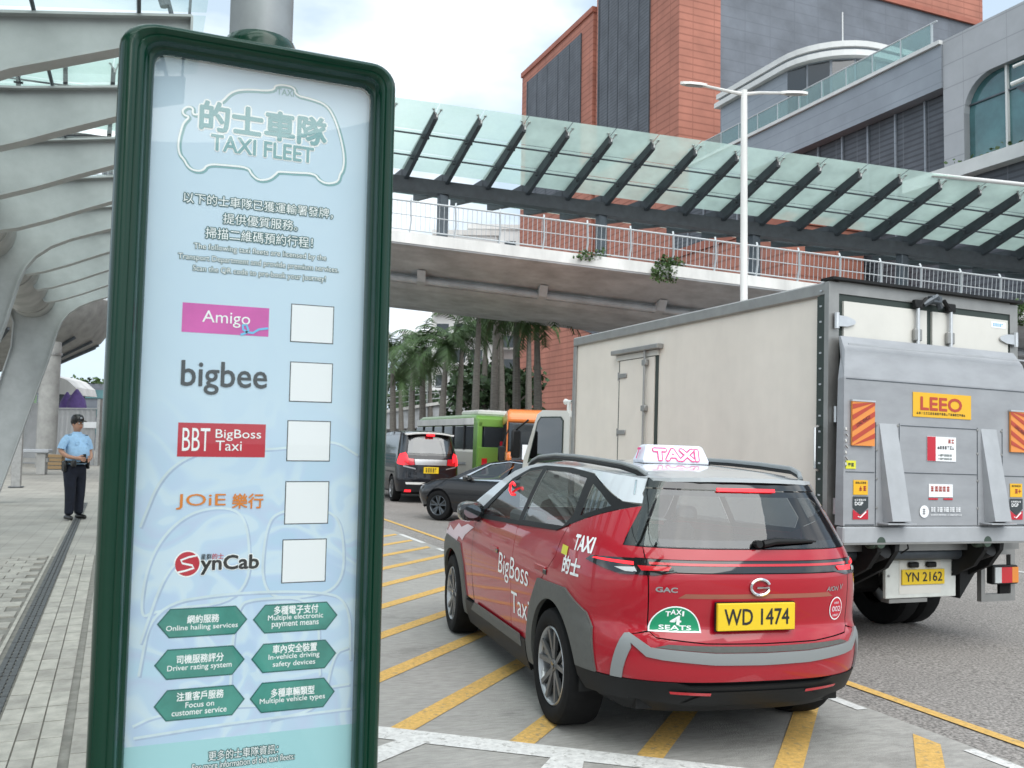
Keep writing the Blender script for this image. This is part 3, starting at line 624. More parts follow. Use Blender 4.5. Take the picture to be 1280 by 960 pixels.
# canopy
ZT=11.76
def roofz(t):
    return ZT-1.25*(t/2.92)+(0 if t<2.92 else .35*(t-2.92)/2.92*1.25*1.3)
def rs(t):return -1.03*t/2.92
b=MB();bbox(b,S0,S1,2.72,3.17,9.98,10.42);fbb(b,'roof_beam','canopy_dark')
prR=None;prC=None;prF=None
for k in range(-10,20):
    s=1.37+1.38*k
    loc=A*s+Vector((0,0,GR*s))
    if prR is None:
        b=MB();pts=[(0.12,ZT-.12),(2.92,ZT-1.42)]
        def rbar(t0,z0,t1,z1,h0,h1,w=.15):
            vs=[BP(rs(t)+ds,t,z) for t,z,h in ((t0,z0,h0),(t1,z1,h1)) for ds,zz in ((-w/2,0),(w/2,0),(w/2,h),(-w/2,h)) for z in [z+zz]]
            b.add(vs,[(0,3,2,1),(4,5,6,7),(0,1,5,4),(1,2,6,5),(2,3,7,6),(3,0,4,7)])
        rbar(.10,ZT-.20,2.95,ZT-1.56,.14,.28,.13)
        for t in (.98,1.95):b.tube([BP(rs(t)-.13,t,roofz(t)-.12),BP(rs(t)+.13,t,roofz(t)-.12)],.035,6)
        prR=fbb(b,'rib','canopy_dark')
        b=MB();rbar(2.95,10.05,5.8,10.42,.34,.14);prF=fbb(b,'rib','canopy_dark')
        b=MB()
        for dt,ds in ((-.10,-.12),(-.10,.12)):
            b.tube([BP(0,.12,ZT-.10),BP(ds,.05,ZT+.09)],.018,6);b.tube([BP(ds,.05,ZT+.085),BP(ds,.05,ZT+.12)],.045,8)
        b.tube([BP(0,.12,ZT-.14),BP(0,.12,ZT-.04)],.04,8)
        prC=fbb(b,'glass_clamp','stainless')
        for o in (prR,prF,prC):o.location=loc
    else:
        for p in (prR,prF,prC):
            o=p.copy();COL.objects.link(o);o.parent=fb;o.location=loc
    b=None
    for t0,t1 in ((-.22,.97),(.99,1.94),(1.96,2.80)):
        b=MB();g=.012;dz=.10
        vs=[BP(s+rs(t0)+g,t0,roofz(t0)+dz),BP(s+1.38+rs(t0)-g,t0,roofz(t0)+dz),BP(s+1.38+rs(t1)-g,t1,roofz(t1)+dz),BP(s+rs(t1)+g,t1,roofz(t1)+dz)]
        b.add(vs,[(0,1,2,3)]);fbb(b,'roof_pane','canopy_glass')
    b=MB();g=.012;vs=[BP(s+rs(3.1)+g,3.1,10.52),BP(s+1.38+rs(3.1)-g,3.1,10.52),BP(s+1.38+rs(5.9)-g,5.9,10.66),BP(s+rs(5.9)+g,5.9,10.66)];b.add(vs,[(0,1,2,3)]);fbb(b,'roof_pane','canopy_glass')
b=MB()
for t in (.98,1.95):b.tube([BP(S0+rs(t),t,roofz(t)-.02),BP(S1+rs(t),t,roofz(t)-.02)],.030,6)
b.tube([BP(S0,4.4,10.3),BP(S1,4.4,10.3)],.03,6)
fbb(b,'glazing_rod','steel_dark')
for k in range(-2,6):
    s=1.67+5.5*k;b=MB();b.box(-.16,.16,-.16,.16,0,2.4,bev=.03)
    o=b.build('column','steel_dark',fb);o.location=BP(s,2.95,7.75)-O0
    b=MB();b.box(-.24,.24,-.24,.24,0,.06);o=b.build('column_base','steel_dark',fb);o.location=BP(s,2.95,7.72)-O0
b=MB();b.tube([BP(17.5,-.05,11.95),BP(20.2,-.3,11.95),BP(24,-.6,11.95)],.07,10);fbb(b,'gutter_pipe','pale_cladding')
# plants trailing over the bridge edge
def leaf_clump(b,c,rx,ry,rz,n,ls,mi=0,droop=0):
    for _ in range(n):
        while True:
            q=Vector((random.uniform(-1,1),random.uniform(-1,1),random.uniform(-1,1)))
            if q.length<1:break
        p=Vector(c)+Vector((q.x*rx,q.y*ry,q.z*rz-droop*abs(q.x)*rz))
        d=Vector((random.gauss(0,1),random.gauss(0,1),random.gauss(0,.8)-.3)).normalized();e=d.cross(Vector((random.gauss(0,1),random.gauss(0,1),random.gauss(0,1)))).normalized()
        l=ls*random.uniform(.6,1.4);w=l*.42
        b.add([p,p+d*l*.5+e*w,p+d*l,p+d*l*.5-e*w],[(0,1,2,3)],mi)
for i,(s,n,rz,lab) in enumerate(((8.62,150,.42,'green trailing plant hanging over the bridge edge left of the lamp post'),(20.45,120,.40,'green trailing plant on the bridge edge above the right corner of the truck'),(6.2,40,.16,'small green tuft at the railing foot, farthest left on the bridge edge'))):
    b=MB();c=BP(s,-.02,7.95);leaf_clump(b,(0,0,-rz*.35),.5 if i<2 else .6,.14,rz,n*3,.10,droop=.6);
    leaf_clump(b,(.45,.05,.02),.3,.12,.2,n,.09)
    o=b.build('hanging_plant','foliage',label=lab,cat='plant');o.location=c
# ================= STREET LAMP =================
lp=empty('street_lamp',(13.07,17.32,ROADZ(13.07)),label='tall white double-armed street lamp standing in front of the footbridge',cat='street lamp')
b=MB();b.lathe([(.13,0),(.13,1.2),(.10,1.3),(.075,10.45),(0,10.46)],16);b.build('pole','bridge_white',lp)
for sgn,L_,up,nm in ((-1,1.32,.20,0),(1,1.3,-.02,1)):
    b=MB();d=RT*sgn;b.tube([Vector((0,0,10.36)),d*.35+Vector((0,0,10.40+up*.1)),d*1.0+Vector((0,0,10.42+up*.7))],[.05,.04,.035],8);b.build('arm','bridge_white',lp)
    b=MB()
    prof_=[(-.06,.03),(.10,.09),(.35,.10),(.52,.06),(.58,.02)]
    for i_ in range(4):
        (x0,w0),(x1,w1)=prof_[i_],prof_[i_+1]
        z0=10.42+up*.7+up*.35*(x0);z1=10.42+up*.7+up*.35*x1
        vs=[]
        for x_,w_,z_ in ((x0,w0,z0),(x1,w1,z1)):
            for q,h in ((-1,0),(1,0),(.7,.07),(-.7,.07)):vs.append(d*(.95+x_)+FW*w_*q+Vector((0,0,z_+h-.03)))
        b.add(vs,[(0,1,2,3),(4,7,6,5),(0,4,5,1),(1,5,6,2),(2,6,7,3),(3,7,4,0)])
    hd=b.build('lamp_head','bridge_white',lp)
    b=MB();b.add([d*1.0+FW*.06+Vector((0,0,10.385+up*.7)),d*1.4+FW*.07+Vector((0,0,10.385+up*.85)),d*1.4-FW*.07+Vector((0,0,10.385+up*.85)),d*1.0-FW*.06+Vector((0,0,10.385+up*.7))],[(0,1,2,3)]);b.build('lens','stainless',hd)
# ================= RED TOWER =================
rt=empty('tower_block',(36,55.5,-2),label='tall red tiled tower with dark louvred recesses, upper centre of the photo',cat='building')
def rb(b,name,m,par=rt,o=(36,55.5,-2),**kw):
    b.v=[(x-o[0],y-o[1],z-o[2]) for x,y,z in b.v];return b.build(name,m,par,**kw)
b=MB();b.box(36,60,69.4,85.5,-2,40);rb(b,'wall','brick_red')
b=MB();b.box(36,39.7,55.5,68.7,-2,64);rb(b,'wall','brick_red')
b=MB();b.box(36.6,39.6,68.7,69.4,-2,60);rb(b,'recess','trim_red')
b=MB();b.box(35.85,60.1,69.3,85.6,40,40.5);rb(b,'parapet','trim_red')
for y0,y1,z1 in ((71.6,84.0,39.0),(59.6,68.2,41.5)):
    b=MB();b.box(35.93,36.05,y0,y1,25,z1);lv=rb(b,'louvre_panel','louvre_dark')
    for a in (y0,y1-.12):b=MB();b.box(35.86,35.95,a,a+.12,25,z1);rb(b,'frame','steel_dark',lv)
    for q in range(1,5):
        yq=y0+(y1-y0)*q/5;b=MB();b.box(35.89,35.935,yq-.03,yq+.03,25,z1-.1);rb(b,'mullion','steel_dark',lv)
b=MB();b.box(39.705,74,56.0,66,-2,39.3);rb(b,'slate_wall','slate_cladding')
b=MB();b.box(39.705,68.0,55.9,66,39.32,50);rb(b,'upper_wall','brick_red')
b=MB();b.box(39.72,68.1,55.75,55.95,39.1,39.5);rb(b,'ledge','trim_red')
# lower red block behind the bridge railing
lo=empty('red_block',(29.8,36,-2),label='low red tiled block with a slanted dark stair slot, seen through the bridge railing',cat='building')
def lb(b,name,m,par=lo,**kw):return rb(b,name,m,par,(29.8,36,-2),**kw)
b=MB();b.box(29.8,34.8,36,47,-2,12.8);lb(b,'wall','brick_red')
b=MB();b.box(29.7,34.79,35.9,47.1,12.82,13.3);lb(b,'parapet','trim_red')
for k in range(4):b=MB();b.box(30.5+k*1.05,31.2+k*1.05,35.94,35.995,3,6.5);lb(b,'window','dark_window')
b=MB();b.add([(36-.1,60,9.2),(36-.1,60,8.4),(36-.1,73,12.2),(36-.1,73,13.0)],[(0,1,2,3)]);rb(b,'stair_slot','louvre_dark')
# ================= MALL =================
ml=empty('shopping_mall',(35,33,-2),label='grey panelled shopping mall with rounded teal windows and terrace, at the upper right',cat='building')
def mb_(b,name,m,par=ml,**kw):return rb(b,name,m,par,(35,33,-2),**kw)
# main wall with a rounded window opening built from strips
b=MB();b.box(35,60,8,31.0,18.75,21.15);mb_(b,'wall','grey_cladding')
b=MB();b.box(35,60,29.85,31.0,14.72,18.748);mb_(b,'wall','grey_cladding')
b=MB() # rounded corner infill
cr_=1.55;pts=[(29.848,18.748)]
for k in range(9):
    a=R(90*k/8);pts.append((29.848-cr_+cr_*math.sin(a),18.748-cr_+cr_*math.cos(a)) )
b.prism(pts,.9,'x',35.0);mb_(b,'corner_panel','grey_cladding')
b=MB();b.box(35.35,35.40,8,29.848,14.6,18.748);win=mb_(b,'window','mall_glass')
for yy in (27.8,25.2,22.6,20.):
    b=MB();b.box(35.2,35.35,yy-.05,yy+.05,14.7,18.745);mb_(b,'mullion','pale_cladding',win)
b=MB();b.box(35.27,35.35,8,29.8,17.55,17.62);mb_(b,'transom','steel_dark',win)
b=MB();b.box(35.41,35.9,8,29.8,17.65,18.7);mb_(b,'blind','pale_cladding',win)
b=MB();b.box(34.4,60,8,33,14.08,14.70);mb_(b,'ledge','pale_cladding')
b=MB();b.box(35.0,60,8,33,4,14.075);mb_(b,'louvre_wall','louvre_dark')
b=MB();b.box(34.9,60,8,36,-2,4);mb_(b,'wall','grey_cladding')
b=MB();b.box(35.6,58,31.0,55.4,4,18.8);mb_(b,'louvre_wall','louvre_dark')
for q in range(12):
    yq=32.6+q*1.9;b=MB();b.box(35.5,35.6,yq-.05,yq+.05,12,18.8);mb_(b,'fin','ribbon_cladding')
b=MB();b.box(34.9,58,31.01,52.5,18.82,20.95);mb_(b,'ribbon','ribbon_cladding')
b=MB();b.box(34.75,58,31.0,52.6,20.96,21.15);mb_(b,'ledge','pale_cladding')
b=MB();b.box(34.86,34.90,31.5,52.5,21.16,22.15);gr=mb_(b,'glass_railing','rail_glass')
b=MB();b.tube([(34.88,31.2,22.2),(34.88,52.5,22.2)],.04,6);mb_(b,'handrail','rail_white',gr)
for q in range(12):b=MB();b.box(34.84,34.94,31.5+q*1.9,31.56+q*1.9,21.15,22.2);mb_(b,'railing_post','rail_white',gr)
# upper curved block
path=[(36.2,50.5),(36.2,44.4)]+[(40.2-4*math.cos(R(a)),44.2-4*math.sin(R(a))) for a in range(8,91,10)]+[(46,40.2),(47.8,41.2),(48,50.5)]
def extr(path,z0,z1,off=0):
    b=MB();c=Vector((42,46));P2=[(x+(off if x>42 else -off),y+(off if y>46 else -off)) for x,y in path]
    b.prism(P2,z1-z0,'z',z0);return b
mb_(extr(path,21.16,24.75),'upper_storey','ribbon_cladding')
mb_(extr(path,24.76,25.1,.35),'roof_edge','pale_cladding');mb_(extr(path,25.11,25.35,.1),'roof_edge','ribbon_cladding');mb_(extr(path,25.36,25.7,.25),'roof_edge','pale_cladding');mb_(extr(path,25.71,26.2,-.6),'roof','pale_cladding')
for k in range(4):
    a0,a1=R(8+20*k),R(26+20*k);b=MB()
    p0=(40.2-4.03*math.cos(a0),44.2-4.03*math.sin(a0));p1=(40.2-4.03*math.cos(a1),44.2-4.03*math.sin(a1))
    b.bar((p0[0],p0[1],23.1),(p1[0],p1[1],23.1),.05,3.1);mb_(b,'window','dark_window')
b=MB();b.tube([(38.6,41.5,26.1),(38.6,41.5,28.0)],.04,6);mb_(b,'mast','pale_cladding')
# projecting bay at the right edge
b=MB();b.prism([(25.3,16.35),(22.0,16.35),(22.0,13.6),(23.4,14.4)],2.2,'x',32.6);mb_(b,'projecting_bay','steel_dark')
b=MB();b.tube([(32.5,25.4,16.5),(32.5,22,16.55)],.10,8);b.tube([(32.5,25.3,17.2),(32.5,22,17.25)],.07,8)
for yq in (24.7,23.4):b.tube([(32.5,yq,16.5),(32.5,yq,17.2)],.06,6)
b.box(32.7,34.4,22,24.6,17.1,17.9,bev=.3)
mb_(b,'bay_railing','bridge_white')
b=MB();
for q in range(22):leaf_clump(b,(34.75,30.2-q*.95,14.85),.14,.5,.16 if q%3 else .3,10,.18)
tag(mb_(b,'planting','foliage'),kind='stuff')
# ================= FAR APARTMENTS, ELEVATED ROAD =================
for px,wd,D,zt,lab,flo in ((624,8.5,112,28.3,'white apartment block with rows of windows behind the palms, seen above the bridge deck',9),(578,7.5,104,25.6,'lower white apartment block left of the taller one behind the palms',8),(535,7.0,120,15.5,'pale far apartment block low behind the left palms',5)):
    lat=(px-640)/1120*D;x,y=plan(D,lat)
    o=empty('apartment_block',(x,y,-3),(0,0,-YAW),label=lab,cat='building',group='white buildings behind the palms')
    MB().box(-wd/2,wd/2,0,12,0,zt+3).build('wall','apartment_white',o);MB().box(-wd/2-.2,wd/2+.2,-.2,12,zt+3,zt+3.6).build('parapet','bridge_white',o)
    w0=MB().box(-.7,.7,-.04,.03,0,1.5).build('window','dark_window',o);first=True
    for f in range(flo):
        for c in range(int(wd/2.0)):
            q=w0 if first else w0.copy()
            if not first:COL.objects.link(q);q.parent=o
            first=False;q.location=(-wd/2+1.3+c*2.0,0,zt+3-3.0-f*3.0)
        MB().box(-wd/2+.2,wd/2-.2,-.9,-.045,zt+3-3.35-f*3.0,zt+3-3.15-f*3.0).build('balcony_slab','apartment_white',o)
er=empty('elevated_road',(*plan(60,-6.5),-3),(0,0,-YAW),label='grey concrete elevated road with railing far behind the minibus',cat='elevated road')
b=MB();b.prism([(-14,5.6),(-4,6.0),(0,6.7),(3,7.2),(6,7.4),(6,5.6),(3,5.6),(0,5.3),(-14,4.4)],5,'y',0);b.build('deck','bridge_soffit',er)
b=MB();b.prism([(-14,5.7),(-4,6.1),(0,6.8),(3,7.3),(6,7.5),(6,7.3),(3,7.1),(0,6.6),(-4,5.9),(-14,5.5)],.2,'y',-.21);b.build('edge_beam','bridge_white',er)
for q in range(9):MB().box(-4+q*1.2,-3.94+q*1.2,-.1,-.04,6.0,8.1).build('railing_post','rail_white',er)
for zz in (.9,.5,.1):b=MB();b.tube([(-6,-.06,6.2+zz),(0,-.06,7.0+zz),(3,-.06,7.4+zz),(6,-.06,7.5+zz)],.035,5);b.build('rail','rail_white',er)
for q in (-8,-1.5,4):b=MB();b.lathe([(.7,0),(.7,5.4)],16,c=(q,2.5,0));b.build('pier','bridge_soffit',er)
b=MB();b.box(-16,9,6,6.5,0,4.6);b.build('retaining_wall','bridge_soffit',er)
# ================= PALMS AND TREES =================
def palm(px,D,h,lab,seed,low=1.0):
    random.seed(seed);lat=(px-640)/1120*D;x,y=plan(D,lat);z0=ROADZ(x)
    o=empty('palm_tree',(x,y,z0),label=lab,cat='palm tree',group='palm trees along the far roadside')
    b=MB();lean=random.uniform(-.25,.25);b.tube([(0,0,0),(lean*.3,0,h*.3),(lean*.6,.05,h*.65),(lean,.05,h)],[.24,.20,.17,.11],8)
    b.build('trunk','trunk',o)
    b=MB();b.tube([(lean,.05,h),(lean,.05,h+.9)],[.12,.06],8);b.build('crownshaft','foliage',o)
    b=MB()
    for k in range(17):
        az=random.uniform(0,2*math.pi);el=random.uniform(-.5,1.2)*low;Lf=random.uniform(1.9,2.6)
        p=Vector((lean,.05,h+.75));d=Vector((math.cos(az)*math.cos(el),math.sin(az)*math.cos(el),math.sin(el)))
        pts=[];n=9
        for i in range(n+1):
            pts.append(p.copy());p=p+d*Lf/n;d=(d+Vector((0,0,-.20-.02*i))).normalized()
        for i in range(1,n+1):
            a=pts[i-1];c=pts[i];dd=(c-a).normalized();side=dd.cross(Vector((0,0,1)))
            side=side.normalized() if side.length>.05 else Vector((1,0,0))
            b.bar(a,c,.03,.03)
            for q in (0,.5):
                r0=a.lerp(c,q);ll_=.62*(1-abs(i/n-.45)*1.1)*random.uniform(.8,1.1)
                for sg_ in (-1,1):
                    tip=r0+side*sg_*ll_+dd*ll_*.5+Vector((0,0,-ll_*random.uniform(.35,.8)))
                    b.add([r0-dd*.04,r0+dd*.05,tip],[(0,1,2)])
    b.build('frond_crown','palm_leaf',o)
    return o
PL=[(494,50,6.3,'leftmost palm'),(515,46,5.6,'short palm, second from the left'),(531,48,6.6,'palm, third from the left'),(551,44,5.9,'palm, fourth from the left'),(572,46,6.9,'palm, fifth from the left'),(593,42,8.0,'thick-trunked palm, sixth from the left'),(617,40,8.1,'palm, seventh from the left'),(648,37,7.4,'palm just left of the red tower'),(676,36,6.4,'dark palm in front of the red tower, rightmost of the row')]
for i,(px,D,h,l_) in enumerate(PL):palm(px,D,h,l_+' along the far roadside',100+i)
for i,(px,D,h) in enumerate(((505,58,5.2),(541,60,6.4),(604,50,8.2),(630,46,7.9),(662,47,8.0))):palm(px,D,h,['small palm behind the leftmost two','palm behind the third and fourth of the row','palm behind the thick-trunked one','palm between the seventh and the red tower','palm in front of the left edge of the red tower'][i]+', seen under the bridge',200+i)
random.seed(5)
def tree(x,y,h,rx,rz,n,lab,m='foliage_dark',ls=.38,z0=None):
    z0=ROADZ(x) if z0 is None else z0
    o=empty('broadleaf_tree',(x,y,z0),label=lab,cat='tree',group='dark trees behind the palms')
    b=MB();b.tube([(0,0,0),(.1,0,h*.35),(-.05,.1,h*.7)],[.22,.16,.08],8)
    for k in range(6):
        a=k*1.05;b.tube([(0,0,h*.35+.12*k),(math.cos(a)*rx*.3,math.sin(a)*rx*.3,h*.55+.1*k),(math.cos(a)*rx*.65,math.sin(a)*rx*.65,h*.72)],[.09,.06,.02],5)
    b.build('trunk','trunk',o)
    b=MB()
    for k in range(15):
        a=random.uniform(0,6.28);r_=random.uniform(.1,.75)*rx;leaf_clump(b,(math.cos(a)*r_,math.sin(a)*r_,h-rz+random.uniform(-.8,.85)*rz*.8),rx*.36,rx*.36,rz*.30,n//15,ls)
    b.build('crown',m,o);return o
for px,D,h,rx,rz,n,lab in ((600,56,7.5,3.0,3.0,1500,'dense dark green tree behind the sixth palm'),(636,50,7.0,2.8,2.8,1500,'dense dark green tree beside the red tower foot'),(566,66,6.5,3.0,2.4,1200,'dark green tree behind the fifth palm, right of the elevated road'),(512,75,8.5,3.2,3.0,1000,'distant green tree behind the leftmost palms')):
    x,y=plan(D,(px-640)/1120*D);tree(x,y,h,rx,rz,n,lab)
b=MB();x0,y0=plan(54,-8)
for k in range(40):leaf_clump(b,(k*.42,k*-.1,.7),.5,.5,.9,38,.3)
o=b.build('hedge','foliage_dark',label='dark hedge along the far roadside under the palms',cat='hedge');o.location=(x0,y0,ROADZ(x0));o.rotation_euler=(0,0,-YAW)
# ================= LEFT BACKGROUND =================
def P2(D,px):return plan(D,(px-640)/1120*D)
x,y=P2(44.5,52);x1,y1=P2(43.5,126)
fe=empty('corrugated_fence',(x,y,0),(0,0,math.atan2(y1-y,x1-x)),label='grey corrugated metal hoarding behind the police officer',cat='fence')
Lf=math.hypot(x1-x,y1-y);n=int(Lf/.30);p0=None
for k in range(n):
    if p0 is None:p0=MB().prism([(0,0),(.05,-.04),(.13,-.04),(.18,0),(.298,0),(.298,.03),(0,.03)],2.7,'z',0).build('fence_panel','fence_grey',fe);q=p0
    else:q=p0.copy();COL.objects.link(q);q.parent=fe
    q.location=(k*.30,0,0)
b=MB();b.box(-.05,Lf+.05,-.06,.05,2.71,2.78);b.build('top_rail','fence_grey',fe)
b=MB();b.box(-1.0,-.1,-.1,0,0,3.0);b.build('side_panel','fence_grey',fe)
b=MB();b.box(Lf-.05,Lf+.12,-.15,.05,0,3.2);b.build('end_post','stainless',fe)
b=MB();b.box(Lf-.85,Lf-.08,-.09,-.05,1.8,2.1);b.build('notice_plate','card_white',fe)
x,y=P2(40,61);rc=empty('round_column',(x,y,0),label='thick round grey column left of the corrugated hoarding',cat='column')
b=MB();b.lathe([(.42,0),(.42,5.6)],24);b.build('shaft','tube_steel',rc)
b=MB();b.lathe([(.46,5.0),(.46,5.1)],24);b.build('ring','stainless',rc)
x,y=P2(52,-190);pr_=empty('round_pavilion',(*plan(44,-28.0),0),label='large round pavilion roof with a dark grey soffit behind the white canopy',cat='pavilion')
b=MB();b.lathe([(2.5,4.6),(5,5.2),(7.0,6.3),(7.75,7.4),(7.9,8.1),(7.6,8.3),(4,8.9),(0,9)],48);b.build('roof','tube_steel',pr_)
b=MB();b.lathe([(1.4,0),(1.4,4.7),(2.6,4.8)],32);b.build('drum','bridge_soffit',pr_)
for a in range(0,360,15):
    b=MB();b.bar((math.cos(R(a))*5.1,math.sin(R(a))*5.1,5.15),(math.cos(R(a))*6.9,math.sin(R(a))*6.9,6.15),.1,.12);b.build('soffit_rib','steel_dark',pr_)
x,y=P2(53,78);kk=empty('kiosk',(x,y,0),(0,0,-YAW),label='white kiosk with a rounded roof behind the hoarding',cat='kiosk')
b=MB();b.prism([(-1.5,3.9),(-1.5,4.9),(-.6,4.95),(.2,4.7),(.75,4.25),(.9,3.8)],2.5,'y',0);b.build('roof','bridge_white',kk)
b=MB();b.box(-1.2,.3,.3,2.2,0,3.9);b.build('body','steel_dark',kk)
x,y=P2(50,96);um=empty('parasol',(x,y,0),label='purple folded parasols behind the hoarding left of the officer',cat='parasol')
b=MB();b.lathe([(.42,2.5),(.55,2.9),(.45,3.4),(.2,3.8),(.05,4.0)],9);b.build('canopy','purple_cloth',um);b=MB();b.lathe([(.04,0),(.04,2.8)],8);b.build('pole','steel_dark',um)
x,y=P2(51,84);um2=copy_tree(um);um2.location=(x,y,.0);um2['label']='smaller purple parasol beside the white kiosk behind the hoarding';um2.scale=(.8,.8,.97)
x,y=P2(25,26);po2=empty('steel_post',(x,y,0),label='square stainless steel post standing on the left pavement by the canopy leg',cat='post')
b=MB();b.box(-.12,.12,-.12,.12,0,2.25,bev=.02);b.build('shaft','stainless',po2);b=MB();b.box(-.18,.18,-.18,.18,0,.02);b.build('base_plate','steel_dark',po2)
x,y=P2(33,44);be=empty('bench',(x,y,0),(0,0,-YAW+.25),label='grey stone bench on the pavement behind the steel post',cat='bench')
b=MB();b.box(-.75,.62,-.3,.3,.78,.92,bev=.03);b.build('seat','tail_light',be)
for q in (-.5,.35):b=MB();b.box(q-.14,q+.14,-.2,.2,0,.78);b.build('leg','tube_steel',be)
b=MB();b.box(-.7,.55,-.12,.12,.45,.6);b.build('cross_piece','tube_steel',be)
x,y=P2(38,72);wb=empty('wooden_crate',(x,y,0),(0,0,-YAW),label='small brown wooden crate on the ground left of the officer',cat='crate')
for q in range(4):MB().box(-.4,.4,-.2,.2,.02+q*.16,.14+q*.16).build('slat','wood',wb)
MB().box(-.36,.36,-.17,.17,0,.6).build('core','paver_bed',wb)
x,y=P2(85,112);fbld=empty('glass_building',(x,y,-1),(0,0,-YAW),label='low green-glazed building far behind the hoarding at the left',cat='building')
MB().box(-5,7,0,8,0,7.3).build('wall','slate_cladding',fbld)
for q in range(3):MB().box(-4.8,6.8,-.15,-.01,2.5+q*1.7,3.3+q*1.7).build('window_band','mall_glass',fbld)
b=MB()
for q in range(14):leaf_clump(b,(-4.5+q*.85,.5,7.4),.6,.5,.5,40,.4)
b.build('roof_planting','foliage',fbld)
b=MB();hp=[]
for i in range(25):
    for j in range(9):
        hp.append((i*30-360,j*22,26*math.exp(-((i-11)/6.5)**2)*(1-(j/8)**2*.3)*(min(1,j/3))+random.uniform(-1,1)*(j>0)-3))
b.add(hp,[(i*9+j,i*9+j+1,(i+1)*9+j+1,(i+1)*9+j) for i in range(24) for j in range(8)],0,True)
o=b.build('hill','hill_green',kind='structure');o.location=(*P2(420,40),0);o.rotation_euler=(0,0,-YAW)
